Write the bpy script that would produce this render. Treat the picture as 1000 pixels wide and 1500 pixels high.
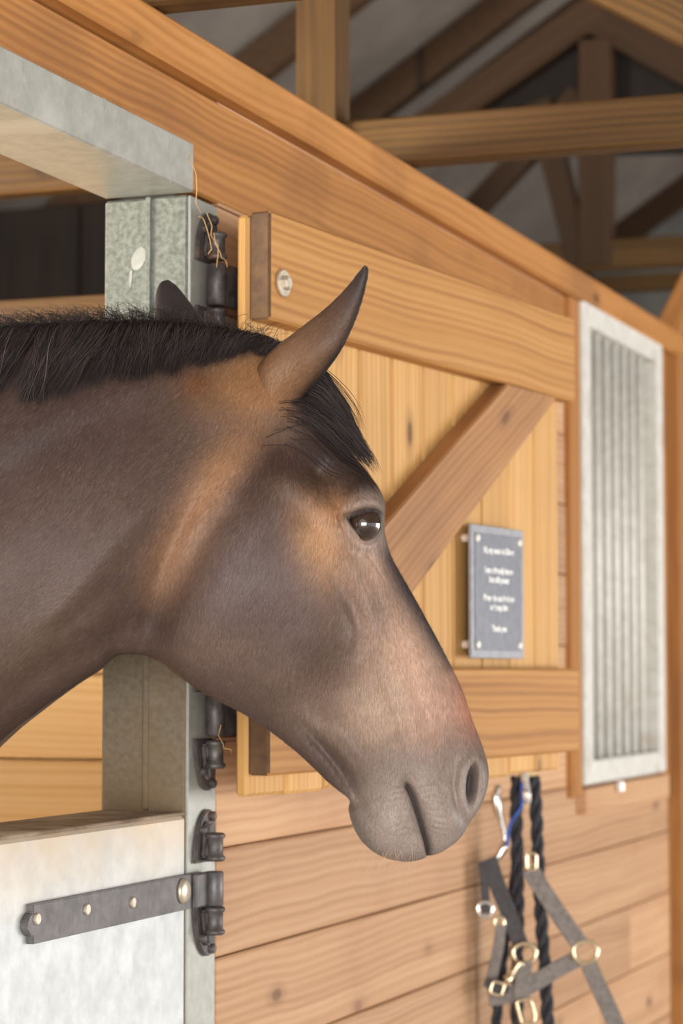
import bpy, bmesh, math, random
import numpy as np
from mathutils import Vector, Matrix
random.seed(7)
rng = np.random.default_rng(7)
for o in list(bpy.data.objects): bpy.data.objects.remove(o)
scene = bpy.context.scene
COL = scene.collection

# ------------------------------------------------------------------ camera
# World: X runs along the stable front (away from the viewer), -Y points into the aisle, Z up.
F = 85 / 36 * 1500
TH, TILT = math.radians(20.15), math.radians(3.8)
CAM = np.array([0.0, -1.15, 1.5])
FW = np.array([math.cos(TH) * math.cos(TILT), math.sin(TH) * math.cos(TILT), math.sin(TILT)])
RT = np.array([math.sin(TH), -math.cos(TH), 0.0])
UP = np.cross(RT, FW)
cd = bpy.data.cameras.new('camera'); cam = bpy.data.objects.new('camera', cd); COL.objects.link(cam)
cd.sensor_fit = 'VERTICAL'; cd.sensor_height = 36; cd.sensor_width = 24; cd.lens = 85
cd.clip_start = 0.05; cd.clip_end = 200
R3 = Matrix((RT, UP, -FW)).transposed()
cam.matrix_world = Matrix.Translation(CAM) @ R3.to_4x4()
cd.dof.use_dof = True; cd.dof.focus_distance = 2.50; cd.dof.aperture_fstop = 6.3
scene.camera = cam

# ------------------------------------------------------------------ world, lights, exposure
w = bpy.data.worlds.new('World'); scene.world = w; w.use_nodes = True
bgn = w.node_tree.nodes['Background']
bgn.inputs[0].default_value = (0.93, 0.96, 1.0, 1); bgn.inputs[1].default_value = 1.0
def area(name, loc, look, sx, sy, power, col=(1, 1, 1)):
    l = bpy.data.lights.new(name, 'AREA'); l.shape = 'RECTANGLE'; l.size = sx; l.size_y = sy
    l.energy = power; l.color = col
    o = bpy.data.objects.new(name, l); COL.objects.link(o); o.location = loc
    o.rotation_euler = (Vector(look) - Vector(loc)).to_track_quat('-Z', 'Y').to_euler()
    return o
# daylight entering through the open barn end and open aisle side, plus an added fill in the loose box
area('daylight_barn_end', (-4.2, -2.6, 1.3), (3, -0.6, 1.2), 4.0, 2.2, 270, (1.0, 0.98, 0.95))
area('daylight_open_side', (6.2, -5.4, 1.15), (3.0, 0, 1.3), 5.0, 2.0, 165, (1.0, 0.98, 0.96))
area('added_box_fill', (1.2, 3.2, 1.55), (3.4, 0.6, 1.2), 1.3, 0.9, 250, (1.0, 0.93, 0.8))  # added lamp to brighten the pale partition; no window known there
vs = scene.view_settings
vs.view_transform = 'Standard'; vs.look = 'None'; vs.gamma = 1.0; vs.use_curve_mapping = False
vs.exposure = 0.7

# ------------------------------------------------------------------ helpers
def ray(u, v): return FW * F + RT * (u - 500) + UP * (750 - v)
def on_plane(u, v, p0, n):
    r = ray(u, v); n = np.array(n, float)
    return CAM + r * (((np.array(p0) - CAM) @ n) / (r @ n))
def PY(u, v, y=0.0): return on_plane(u, v, (0, y, 0), (0, 1, 0))
def PX(u, v, x): return on_plane(u, v, (x, 0, 0), (1, 0, 0))
def PD(u, v, d): return CAM + ray(u, v) * (d / F)
def proj(P):
    q = P - CAM; d = q @ FW
    return 500 + F * (q @ RT) / d, 750 - F * (q @ UP) / d

def tag(o, label=None, cat=None, group=None, kind=None):
    if label: o['label'] = label
    if cat: o['category'] = cat
    if group: o['group'] = group
    if kind: o['kind'] = kind
    return o
def link(o, parent=None):
    COL.objects.link(o)
    if parent is not None:
        o.parent = parent
        o.matrix_parent_inverse = Matrix.Translation(WORLD[parent.name]).inverted()
    WORLD[o.name] = Vector((0, 0, 0))
    return o
WORLD = {}
def empty(name, loc):
    o = bpy.data.objects.new(name, None); COL.objects.link(o); o.location = loc
    o.empty_display_size = 0.05; WORLD[o.name] = Vector(loc); return o
def from_bm(name, bm, mat, parent=None, smooth=False):
    me = bpy.data.meshes.new(name); bm.normal_update(); bm.to_mesh(me); bm.free()
    me.materials.append(mat)
    if smooth: me.polygons.foreach_set('use_smooth', [True] * len(me.polygons))
    return link(bpy.data.objects.new(name, me), parent)
def box_bm(L, W, T, bev=0.002, cuts=0):
    bm = bmesh.new(); bmesh.ops.create_cube(bm, size=1)
    bmesh.ops.scale(bm, vec=(L, W, T), verts=bm.verts)
    if bev: bmesh.ops.bevel(bm, geom=list(bm.edges), offset=bev, segments=1, affect='EDGES')
    return bm
def board(name, c, ax, az, L, W, T, mat, parent=None, bev=0.002):
    """plank centred at c: length L along ax, thickness T along az, width W across"""
    ax = Vector(ax).normalized(); az = Vector(az).normalized(); ay = az.cross(ax)
    o = from_bm(name, box_bm(L, W, T, bev), mat)
    o.matrix_basis = Matrix.Translation(c) @ Matrix((ax, ay, az)).transposed().to_4x4()
    if parent is not None:
        o.parent = parent; o.matrix_parent_inverse = Matrix.Translation(WORLD[parent.name]).inverted()
    return o
def aabb(name, x0, x1, y0, y1, z0, z1, mat, parent=None, bev=0.002, axis='x'):
    c = ((x0 + x1) / 2, (y0 + y1) / 2, (z0 + z1) / 2)
    dx, dy, dz = x1 - x0, y1 - y0, z1 - z0
    if axis == 'x': return board(name, c, (1, 0, 0), (0, -1, 0), dx, dz, dy, mat, parent, bev)
    if axis == 'z': return board(name, c, (0, 0, 1), (0, -1, 0), dz, dx, dy, mat, parent, bev)
    return board(name, c, (0, 1, 0), (-1, 0, 0), dy, dz, dx, mat, parent, bev)
def tube_bm(pts, rad, n=10, closed=False, bm=None, flat=None):
    bm = bm or bmesh.new(); pts = [Vector(p) for p in pts]; N = len(pts)
    rad = rad if hasattr(rad, '__len__') else [rad] * N
    prev = None; rings = []
    for i, p in enumerate(pts):
        a = pts[(i - 1) % N] if (closed or i > 0) else p
        b = pts[(i + 1) % N] if (closed or i < N - 1) else p
        t = (b - a).normalized()
        if prev is None:
            prev = t.orthogonal().normalized() if flat is None else Vector(flat)
        prev = (prev - t * prev.dot(t)).normalized(); q = t.cross(prev)
        rings.append([bm.verts.new(p + (prev * math.cos(k * 2 * math.pi / n) + q * math.sin(k * 2 * math.pi / n)) * rad[i]) for k in range(n)])
    for i in range(N if closed else N - 1):
        A, B = rings[i], rings[(i + 1) % N]
        for k in range(n): bm.faces.new((A[k], A[(k + 1) % n], B[(k + 1) % n], B[k]))
    if not closed:
        bm.faces.new(rings[0][::-1]); bm.faces.new(rings[-1])
    return bm
def prism_bm(poly, o, ex, ey, ez, t0, t1, bev=0.0):
    """polygon (list of 2-D points in ex,ey) extruded along ez from t0 to t1"""
    bm = bmesh.new(); o, ex, ey, ez = map(Vector, (o, ex, ey, ez))
    a = [bm.verts.new(o + ex * x + ey * y + ez * t0) for x, y in poly]
    b = [bm.verts.new(o + ex * x + ey * y + ez * t1) for x, y in poly]
    bm.faces.new(a[::-1]); bm.faces.new(b)
    for i in range(len(poly)):
        j = (i + 1) % len(poly); bm.faces.new((a[i], a[j], b[j], b[i]))
    bmesh.ops.recalc_face_normals(bm, faces=bm.faces)
    if bev: bmesh.ops.bevel(bm, geom=list(bm.edges), offset=bev, segments=2, affect='EDGES')
    return bm
def cyl_bm(p, axis, r, h, n=24, bev=0.0):
    ax = Vector(axis).normalized(); p = Vector(p)
    return tube_bm([p - ax * h / 2, p - ax * (h / 2 - bev), p + ax * (h / 2 - bev), p + ax * h / 2] if bev else [p - ax * h / 2, p + ax * h / 2],
                   [r - bev, r, r, r - bev] if bev else r, n)

# ------------------------------------------------------------------ materials
def srgb(r, g, b):
    f = lambda c: (c / 255 / 12.92) if c / 255 <= 0.04045 else ((c / 255 + 0.055) / 1.055) ** 2.4
    return (f(r), f(g), f(b), 1)
def newmat(name):
    m = bpy.data.materials.new(name); m.use_nodes = True
    nt = m.node_tree; return m, nt, nt.nodes['Principled BSDF'], nt.nodes.new, nt.links.new
def ramp(nt, stops):
    r = nt.nodes.new('ShaderNodeValToRGB'); e = r.color_ramp.elements
    while len(e) > 1: e.remove(e[-1])
    e[0].position, e[0].color = stops[0]
    for p, c in stops[1:]:
        q = e.new(p); q.color = c
    return r
def wood(name, dark, mid, light, rough=0.62, grain=1.0, knots=True, stain=0.0, bump=0.25, staincol=(60, 45, 40)):
    m, nt, B, N, L = newmat(name)
    tc = N('ShaderNodeTexCoord'); oi = N('ShaderNodeObjectInfo')
    off = N('ShaderNodeVectorMath'); off.operation = 'MULTIPLY_ADD'
    comb = N('ShaderNodeCombineXYZ')
    for i in range(3): L(oi.outputs['Random'], comb.inputs[i])
    off.inputs[1].default_value = (37.0, 11.3, 23.7)
    L(comb.outputs[0], off.inputs[0]); L(tc.outputs['Object'], off.inputs[2])
    # broad warp so that grain wanders
    nz = N('ShaderNodeTexNoise'); nz.inputs['Scale'].default_value = 2.2; nz.inputs['Detail'].default_value = 2
    L(off.outputs[0], nz.inputs['Vector'])
    mp = N('ShaderNodeMapping'); mp.inputs['Scale'].default_value = (0.30, 34 * grain, 34 * grain)
    warp = N('ShaderNodeVectorMath'); warp.operation = 'MULTIPLY_ADD'; warp.inputs[1].default_value = (0.0, 0.035, 0.02)
    L(nz.outputs['Color'], warp.inputs[0]); L(off.outputs[0], warp.inputs[2]); L(warp.outputs[0], mp.inputs['Vector'])
    g1 = N('ShaderNodeTexNoise'); g1.inputs['Scale'].default_value = 1.6; g1.inputs['Detail'].default_value = 5; g1.inputs['Roughness'].default_value = 0.62
    L(mp.outputs[0], g1.inputs['Vector'])
    rings = N('ShaderNodeTexWave'); rings.wave_type = 'BANDS'; rings.bands_direction = 'Y'; rings.inputs['Scale'].default_value = 1.3
    rings.inputs['Distortion'].default_value = 9.0; rings.inputs['Detail'].default_value = 2.0; rings.inputs['Detail Scale'].default_value = 0.5
    mp2 = N('ShaderNodeMapping'); mp2.inputs['Scale'].default_value = (0.16, 20 * grain, 20 * grain)
    L(warp.outputs[0], mp2.inputs['Vector']); L(mp2.outputs[0], rings.inputs['Vector'])
    mix = N('ShaderNodeMix'); mix.data_type = 'FLOAT'; mix.inputs[0].default_value = 0.16
    L(g1.outputs[0], mix.inputs[2]); L(rings.outputs['Fac'], mix.inputs[3])
    cr = ramp(nt, [(0.20, srgb(*dark)), (0.5, srgb(*mid)), (0.80, srgb(*light))]); L(mix.outputs[0], cr.inputs[0])
    col = cr.outputs[0]
    # board-to-board tone
    hsv = N('ShaderNodeHueSaturation'); mr = N('ShaderNodeMapRange'); mr.inputs[3].default_value = 0.86; mr.inputs[4].default_value = 1.12
    L(oi.outputs['Random'], mr.inputs[0]); L(mr.outputs[0], hsv.inputs['Value']); L(col, hsv.inputs['Color']); col = hsv.outputs[0]
    if knots:
        vo = N('ShaderNodeTexVoronoi'); vo.voronoi_dimensions = '2D'; vo.inputs['Scale'].default_value = 1.0; vo.inputs['Randomness'].default_value = 1.0
        mp3 = N('ShaderNodeMapping'); mp3.inputs['Scale'].default_value = (3.0, 6.5, 5.0); L(off.outputs[0], mp3.inputs['Vector']); L(mp3.outputs[0], vo.inputs['Vector'])
        kr = ramp(nt, [(0.035, (1, 1, 1, 1)), (0.06, (0.4, 0.4, 0.4, 1)), (0.13, (0, 0, 0, 1))]); L(vo.outputs['Distance'], kr.inputs[0])
        km = N('ShaderNodeMix'); km.data_type = 'RGBA'; km.inputs[7].default_value = srgb(int(dark[0] * 0.5), int(dark[1] * 0.45), int(dark[2] * 0.45))
        kf = N('ShaderNodeMath'); kf.operation = 'MULTIPLY'
        ks_ = N('ShaderNodeSeparateColor'); L(vo.outputs['Color'], ks_.inputs[0]); kg = N('ShaderNodeMapRange'); kg.inputs[1].default_value = 0.62; kg.inputs[2].default_value = 0.95; kg.inputs[4].default_value = 0.85
        L(ks_.outputs[0], kg.inputs[0]); L(kg.outputs[0], kf.inputs[1])
        L(kr.outputs[0], kf.inputs[0]); L(kf.outputs[0], km.inputs[0]); L(col, km.inputs[6]); col = km.outputs[2]
    if stain:
        n2 = N('ShaderNodeTexNoise'); n2.inputs['Scale'].default_value = 3.5; n2.inputs['Detail'].default_value = 4
        L(off.outputs[0], n2.inputs['Vector'])
        sr = ramp(nt, [(0.52, (0, 0, 0, 1)), (0.75, (stain, stain, stain, 1))]); L(n2.outputs[0], sr.inputs[0])
        sm = N('ShaderNodeMix'); sm.data_type = 'RGBA'; sm.inputs[7].default_value = srgb(*staincol)
        L(sr.outputs[0], sm.inputs[0]); L(col, sm.inputs[6]); col = sm.outputs[2]
    L(col, B.inputs['Base Color']); B.inputs['Roughness'].default_value = rough
    B.inputs['Specular IOR Level'].default_value = 0.3
    bp = N('ShaderNodeBump'); bp.inputs['Strength'].default_value = bump; bp.inputs['Distance'].default_value = 0.004
    L(mix.outputs[0], bp.inputs['Height']); L(bp.outputs[0], B.inputs['Normal'])
    return m
def speckled(name, a, b, scale, rough=0.5, metallic=0.0, stain=None, stain_scale=4, bump=0.1, stain_lo=0.55, streak=None, dirt=None):
    m, nt, B, N, L = newmat(name)
    tc = N('ShaderNodeTexCoord')
    n1 = N('ShaderNodeTexNoise'); n1.inputs['Scale'].default_value = scale; n1.inputs['Detail'].default_value = 5; n1.inputs['Roughness'].default_value = 0.65
    L(tc.outputs['Object'], n1.inputs['Vector'])
    cr = ramp(nt, [(0.35, srgb(*a)), (0.65, srgb(*b))]); L(n1.outputs[0], cr.inputs[0]); col = cr.outputs[0]
    if stain:
        n2 = N('ShaderNodeTexNoise'); n2.inputs['Scale'].default_value = stain_scale; n2.inputs['Detail'].default_value = 5
        mp = N('ShaderNodeMapping'); mp.inputs['Scale'].default_value = streak or (1, 1, 1)
        L(tc.outputs['Object'], mp.inputs['Vector']); L(mp.outputs[0], n2.inputs['Vector'])
        sr = ramp(nt, [(stain_lo, (0, 0, 0, 1)), (stain_lo + 0.18, (1, 1, 1, 1))]); L(n2.outputs[0], sr.inputs[0])
        sm = N('ShaderNodeMix'); sm.data_type = 'RGBA'; sm.inputs[7].default_value = srgb(*stain)
        L(sr.outputs[0], sm.inputs[0]); L(col, sm.inputs[6]); col = sm.outputs[2]
    if dirt:                                  # rubbed-in grime between two heights: (z clean, z dirty, colour)
        ge = N('ShaderNodeNewGeometry'); sx = N('ShaderNodeSeparateXYZ'); L(ge.outputs['Position'], sx.inputs[0])
        mr = N('ShaderNodeMapRange'); mr.inputs[1].default_value = dirt[0]; mr.inputs[2].default_value = dirt[1]; L(sx.outputs['Z'], mr.inputs[0])
        n3 = N('ShaderNodeTexNoise'); n3.inputs['Scale'].default_value = 9; n3.inputs['Detail'].default_value = 6; L(ge.outputs['Position'], n3.inputs['Vector'])
        mm = N('ShaderNodeMath'); mm.operation = 'MULTIPLY'; mm.use_clamp = True; L(mr.outputs[0], mm.inputs[0])
        m2 = N('ShaderNodeMath'); m2.operation = 'MULTIPLY'; m2.inputs[1].default_value = 1.5; L(n3.outputs[0], m2.inputs[0]); L(m2.outputs[0], mm.inputs[1])
        dm_ = N('ShaderNodeMix'); dm_.data_type = 'RGBA'; dm_.inputs[7].default_value = srgb(*dirt[2]); L(mm.outputs[0], dm_.inputs[0]); L(col, dm_.inputs[6]); col = dm_.outputs[2]
    L(col, B.inputs['Base Color']); B.inputs['Roughness'].default_value = rough; B.inputs['Metallic'].default_value = metallic
    bp = N('ShaderNodeBump'); bp.inputs['Strength'].default_value = bump; bp.inputs['Distance'].default_value = 0.002
    L(n1.outputs[0], bp.inputs['Height']); L(bp.outputs[0], B.inputs['Normal'])
    return m
def plain(name, rgb, rough=0.5, metallic=0.0):
    return speckled(name, tuple(int(c * 0.92) for c in rgb), tuple(min(255, int(c * 1.06)) for c in rgb), 60, rough, metallic, bump=0.05)

M = {}
M['wood_top'] = wood('wood_top', (126, 78, 36), (166, 112, 56), (188, 134, 76), stain=0.6, staincol=(118, 76, 44))
M['wood_door'] = wood('wood_door', (146, 92, 44), (184, 130, 68), (202, 152, 90), stain=0.15, staincol=(130, 85, 50))
M['wood_board'] = wood('wood_board', (178, 126, 68), (208, 160, 96), (222, 180, 120), stain=0.15, staincol=(140, 95, 60))
M['wood_brace'] = wood('wood_brace', (132, 88, 54), (168, 120, 74), (188, 140, 94), stain=0.4, staincol=(120, 80, 58))
M['wood_wall'] = wood('wood_wall', (160, 116, 82), (192, 150, 112), (206, 168, 132), stain=0.25, staincol=(150, 96, 70))
M['wood_pale'] = wood('wood_pale', (212, 168, 112), (232, 198, 144), (240, 212, 164), knots=True)
M['wood_truss'] = wood('wood_truss', (58, 40, 18), (90, 63, 29), (108, 77, 38), stain=0.4, staincol=(70, 45, 28))
M['wood_rafter'] = wood('wood_rafter', (52, 36, 22), (72, 50, 31), (88, 62, 40))
M['wood_shade'] = wood('wood_shade', (26, 20, 16), (38, 29, 22), (48, 36, 28), knots=False)  # near-black tone standing in for unlit depth
M['end_grain_shaded'] = speckled('end_grain_shaded', (78, 54, 34), (104, 74, 44), 40, 0.8)  # darker end grain, with the shade on the ledge ends mixed in
M['galv'] = speckled('galvanised_steel', (160, 160, 152), (178, 178, 170), 45, 0.42, 0.35, stain=(196, 196, 189), stain_scale=7, stain_lo=0.62, streak=(1, 1, 0.25))
M['galv_shaded'] = speckled('galvanised_shaded', (88, 92, 85), (126, 129, 120), 150, 0.5, 0.2, stain=(150, 151, 142), stain_scale=12, stain_lo=0.64, dirt=(1.75, 1.35, (126, 100, 68)))  # steel darkened for the shaded post sides; the brown dirt lower down is real
M['galv_door'] = speckled('galvanised_door', (184, 187, 186), (206, 209, 208), 30, 0.5, 0.15, stain=(222, 225, 226), stain_scale=14, stain_lo=0.6, streak=(1, 1, 0.35), dirt=(1.24, 1.335, (206, 182, 150)))
M['galv_cap'] = speckled('worn_cap', (126, 104, 84), (176, 156, 132), 14, 0.75, 0.0, stain=(104, 76, 54), stain_scale=8)
M['galv_grille'] = speckled('grille_paint', (200, 197, 188), (220, 218, 211), 40, 0.5, 0.05, stain=(176, 160, 140), stain_scale=6, stain_lo=0.62)
M['iron'] = speckled('black_iron', (62, 57, 56), (98, 91, 88), 60, 0.5, 0.4, stain=(112, 76, 54), stain_scale=30, stain_lo=0.6, bump=0.3)
M['strap'] = speckled('strap_iron', (82, 79, 79), (106, 101, 100), 50, 0.45, 0.4, stain=(124, 88, 66), stain_scale=22, stain_lo=0.68, bump=0.2)
M['bolt'] = plain('zinc_bolt', (196, 184, 166), 0.4, 0.6)
M['felt'] = speckled('roof_felt', (118, 108, 99), (142, 131, 121), 3, 0.9)
M['block'] = speckled('grey_block', (116, 114, 108), (136, 134, 127), 6, 0.9)
M['concrete'] = speckled('concrete', (186, 182, 174), (206, 201, 192), 5, 0.85)
M['slate'] = plain('sign_slate', (116, 118, 128), 0.35)
M['sign_edge'] = plain('sign_edge', (150, 150, 156), 0.35)
M['sign_text'] = plain('sign_text', (232, 232, 230), 0.6)
M['white_metal'] = plain('white_metal', (238, 232, 222), 0.3, 0.3)
M['leather'] = speckled('grey_leather', (92, 85, 80), (124, 115, 108), 120, 0.5, bump=0.15)
M['leather_dark'] = speckled('dark_leather', (38, 34, 34), (58, 52, 52), 120, 0.5, bump=0.15)
M['brass'] = plain('pale_brass', (226, 206, 172), 0.22, 0.9)
M['chrome'] = plain('chrome', (222, 218, 212), 0.18, 0.95)
M['rope'] = speckled('black_rope', (24, 24, 30), (60, 58, 64), 220, 0.8, bump=0.4)
M['blue'] = plain('blue_twine', (52, 88, 168), 0.7)
M['straw'] = plain('straw', (176, 136, 84), 0.7)
M['splash'] = plain('dried_splash', (150, 151, 143), 0.75)
M['dark'] = plain('weathered_backing', (150, 138, 122), 0.9)

# ------------------------------------------------------------------ setting: floor, roof, walls
ZW = 2.255          # top of the stable front
XP = 2.604          # inner face of the steel post
tag(aabb('floor', -6, 10.4, -6.5, 3.5, -0.12, 0.0, M['concrete'], bev=0), 'pale concrete floor of the stable aisle', 'floor', kind='structure')

SL = 0.65; ZR0 = 4.2; YR = -1.6
def roof_z(y): return ZR0 - SL * y if y > YR else ZR0 - SL * YR - SL * (YR - y)
def slope_bm(y0, y1, x0, x1, t):
    return prism_bm([(y0, roof_z(y0)), (y1, roof_z(y1)), (y1, roof_z(y1) + t), (y0, roof_z(y0) + t)], (0, 0, 0), (0, 1, 0), (0, 0, 1), (1, 0, 0), x0, x1)
ceil = from_bm('ceiling', slope_bm(YR, 3.6, -3.4, 10.4, 0.05), M['felt'])
tag(ceil, 'grey felted roof slope above the timber rafters', 'roof', kind='structure')
from_bm('roof_slope', slope_bm(-6.2, YR, -3.4, 10.4, 0.05), M['felt'], ceil)
def rafter(x, side=1, wd=0.05, ht=0.13):
    ya, yb = (YR, 3.5) if side > 0 else (-6.1, YR)
    bm = prism_bm([(ya, roof_z(ya) - 0.004), (yb, roof_z(yb) - 0.004), (yb, roof_z(yb) - ht), (ya, roof_z(ya) - ht)], (0, 0, 0), (0, 1, 0), (0, 0, 1), (1, 0, 0), x - wd / 2, x + wd / 2)
    return from_bm('rafter', bm, M['wood_rafter'], ceil)
def roof_hit(u, v):
    return on_plane(u, v, (0, 0, ZR0), (0, SL, 1))
for (u, v) in ((385, 55), (600, 85), (735, 80)):
    p = roof_hit(u, v); rafter(p[0])
for x in (-2.4, -1.2, 0.0, 1.2, 2.4, 3.6, 9.9): rafter(x)
for x in np.arange(-2.4, 10, 1.2): rafter(float(x), -1)

# stable front wall: backing sheet behind separate boards
def multi_box_bm(lst):
    bm = bmesh.new()
    for x0, x1, y0, y1, z0, z1 in lst:
        r = bmesh.ops.create_cube(bm, size=1)
        bmesh.ops.scale(bm, vec=(x1 - x0, y1 - y0, z1 - z0), verts=r['verts'])
        bmesh.ops.translate(bm, vec=((x0 + x1) / 2, (y0 + y1) / 2, (z0 + z1) / 2), verts=r['verts'])
    return bm
XG0, XG1, ZG0, ZG1 = 4.41, 5.09, 1.29, 2.205
wall = from_bm('wall_front', multi_box_bm([(2.70, XG0 + .03, 0.03, 0.05, 0, ZW - .06), (XG0 + .03, XG1 - .03, 0.03, 0.05, 0, ZG0), (XG1 - .03, 9.8, 0.03, 0.05, 0, ZW - .06),
                                         (-3, 1.40, 0.03, 0.05, 0, ZW - .06)]), M['wood_wall'])
tag(wall, 'orange-brown boarded timber front wall of the stable row', 'wall', kind='structure')
zj = [1.288, 1.158, 1.028, 0.898, 0.768, 0.638, 0.508, 0.378, 0.248, 0.118]
zedges = [2.20 - 0.13 * k for k in range(0, 7)] + zj
zedges = sorted(set([round(z, 3) for z in zedges if z > 1.35] + [1.418] + zj), reverse=True)
for i in range(len(zedges) - 1):
    z1, z0 = zedges[i], zedges[i + 1]
    j = rng.uniform(-0.0015, 0.0015)
    if z0 >= ZG0 - 0.06:
        spans = [(2.695, 4.335)]
    else:
        spans = [(2.695, 5.19)] if i % 2 else [(2.695, 4.62 + 0.2 * (i % 3)), (4.623 + 0.2 * (i % 3), 5.19)]
    for a, b in spans:
        aabb('plank', a, b, -0.001 + j, 0.03, z0 + 0.0008, z1 - 0.0008, M['wood_wall'], wall, 0.0022)
    aabb('plank', 5.32, 9.8, j, 0.03, z0 + 0.0008, z1 - 0.0008, M['wood_wall'], wall, 0.0022)
    aabb('plank', -3, 1.40, j, 0.03, z0 + 0.0008, z1 - 0.0008, M['wood_wall'], wall, 0.0022)
# upright studs and trims
aabb('stud', 4.335, XG0 - 0.006, -0.012, 0.03, ZG0 - 0.02, 2.2, M['wood_top'], wall, axis='z')
aabb('stud', XG1 + 0.004, 5.19, -0.004, 0.03, ZG0 - 0.06, 2.2, M['wood_top'], wall, axis='z')
aabb('stud', 5.19, 5.32, -0.03, 0.03, 0.0, 2.2, M['wood_top'], wall, axis='z')
aabb('sill_board', XG0 - 0.005, XG1 + 0.02, -0.02, 0.03, ZG0 - 0.055, ZG0 - 0.006, M['wood_wall'], wall)
# wall plate: proud top rail over a broad fascia board
aabb('fascia_board', -3, 4.335, -0.002, 0.03, 2.072, 2.197, M['wood_top'], wall, 0.003)
t1 = aabb('trim_1', -3, 9.8, -0.022, 0.09, 2.2, ZW, M['wood_top'], None, 0.005)
tag(t1, 'rough sawn top rail running the length of the stable front', 'beam', kind='structure')

# partition inside the loose box, boards running away from the door
part = from_bm('wall_partition', multi_box_bm([(3.43, 3.45, 0.12, 3.3, 0, 2.05)]), M['wood_pale'])
tag(part, 'pale boarded partition wall inside the loose box', 'wall', kind='structure')
for k in range(15):
    z0 = 2.03 - 0.133 * (k + 1)
    if z0 < 0: break
    aabb('plank', 3.41, 3.43, 0.12, 3.3, z0 + 0.002, z0 + 0.131, M['wood_pale'], part, 0.004, axis='y')
aabb('capping', 3.39, 3.46, 0.12, 3.3, 2.032, 2.09, M['wood_truss'], part, axis='y')
p2 = from_bm('shade_wall', multi_box_bm([(6.02, 6.06, 1.25, 3.3, 0, 2.8)]), M['wood_shade'])  # added dark screen imitating unlit depth and hiding the bright roof
tag(p2, 'added dark boarding high up between two loose boxes', 'wall', kind='structure')
for k in range(7): aabb('plank', 6.0, 6.02, 1.25 + 0.29 * k, 1.535 + 0.29 * k, 0.0, 2.8, M['wood_shade'], p2, 0.004, axis='z')
back = from_bm('wall_back', multi_box_bm([(-3, 0.5, 3.3, 3.4, 0, 2.05), (1.9, 10, 3.3, 3.4, 0, 2.05), (0.5, 1.9, 3.3, 3.4, 0, 1.05), (0.5, 1.9, 3.3, 3.4, 2.02, 2.05)]), M['wood_wall'])  # opening made up so the added fill reaches the partition
tag(back, 'timber rear wall of the loose boxes', 'wall', kind='structure')
gab = from_bm('wall_far', multi_box_bm([(10.0, 10.15, -6.1, 3.3, 0, 5.2)]), M['block'])
tag(gab, 'grey gable wall closing the far end of the barn', 'wall', kind='structure')

# roof trusses
def timber(name, p, q, wd, ht, mat, parent):
    """square timber from p to q lying in a plane of constant X"""
    p, q = Vector(p), Vector(q); ax = (q - p)
    return board(name, (p + q) / 2, ax, (-1, 0, 0), ax.length, ht, wd, mat, parent, 0.003)
def truss(x, label, zt=2.258, ht=0.072, kids=()):
    t = aabb('roof_truss', x - 0.022, x + 0.022, -6.0, 3.25, zt, zt + ht, M['wood_truss'], None, 0.004, axis='y')
    tag(t, label, 'roof truss', kind='structure')
    t_loc = Vector(t.matrix_basis.translation)
    return t
def kid(o, t):
    o.parent = t; o.matrix_parent_inverse = t.matrix_basis.inverted(); return o
ta = truss(2.49, 'nearest brown tie beam crossing above the steel lintel')
tb = truss(3.40, 'second brown tie beam with a dark knot, crossing behind the open door')
def tb_post(name, u0, u1, v0, v1, x, wd, mat):
    a = PX(u0, v0, x); b = PX(u1, v1, x); a2 = PX(u1, v0, x)
    y0, y1 = sorted((a[1], a2[1])); return (y0, y1, b[2], a[2])
# queen post standing above the wall
y0, y1, zb, zt = tb_post('post', 447, 515, 20, 190, 3.40, 0, None)
kid(aabb('post', 3.36, 3.42, y0 + .01, y1, 2.26, roof_z(0.2) - 0.1, M['wood_truss'], None, axis='z'), tb)
p, q = PX(840, -16, 3.45), PX(1040, 84, 3.45)
dv = q - p; p = p + np.array([0, 0, .06])
t_up = ((roof_z(p[1]) - 0.06 - p[2]) / (dv[2] + SL * dv[1])) if abs(dv[2] + SL * dv[1]) > 1e-6 else -3
t_dn = (2.34 - p[2]) / dv[2]
kid(timber('strut', p + dv * max(-9.0, -abs(t_up)), p + dv * t_dn, 0.05, 0.11, M['wood_truss'], None), tb)
# far truss in front of the gable
XF = 7.0
tc_ = truss(XF, 'far roof truss of dark timbers before the grey gable', zt=PX(900, 396, XF)[2], ht=0.09)
def fpt(u, v): return PX(u, v, XF)
kid(timber('post', fpt(874, 392), fpt(874, 60), 0.062, 0.10, M['wood_rafter'], None), tc_)
kid(timber('strut', fpt(852, 392), fpt(790, 150), 0.056, 0.075, M['wood_rafter'], None), tc_)
kid(timber('strut', fpt(640, 365), fpt(850, 140), 0.044, 0.075, M['wood_rafter'], None), tc_)
kid(timber('rafter', fpt(520, 260), fpt(880, 10), 0.038, 0.10, M['wood_rafter'], None), tc_)
kid(timber('rafter', fpt(870, 20), fpt(1500, 370), 0.032, 0.12, M['wood_rafter'], None), tc_)
fb = [fpt(u, v) for u, v in ((640, 212), (700, 150), (780, 92), (866, 30), (1500, 380), (1500, 400), (1060, 216), (640, 224))]
fo = from_bm('shade_boarding', prism_bm([(q_[1], q_[2]) for q_ in fb], (XF + 0.06, 0, 0), (0, 1, 0), (0, 0, 1), (1, 0, 0), 0, 0.03), M['wood_shade'], None); kid(fo, tc_)  # added dark sheet imitating the darkness under the ridge
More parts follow.
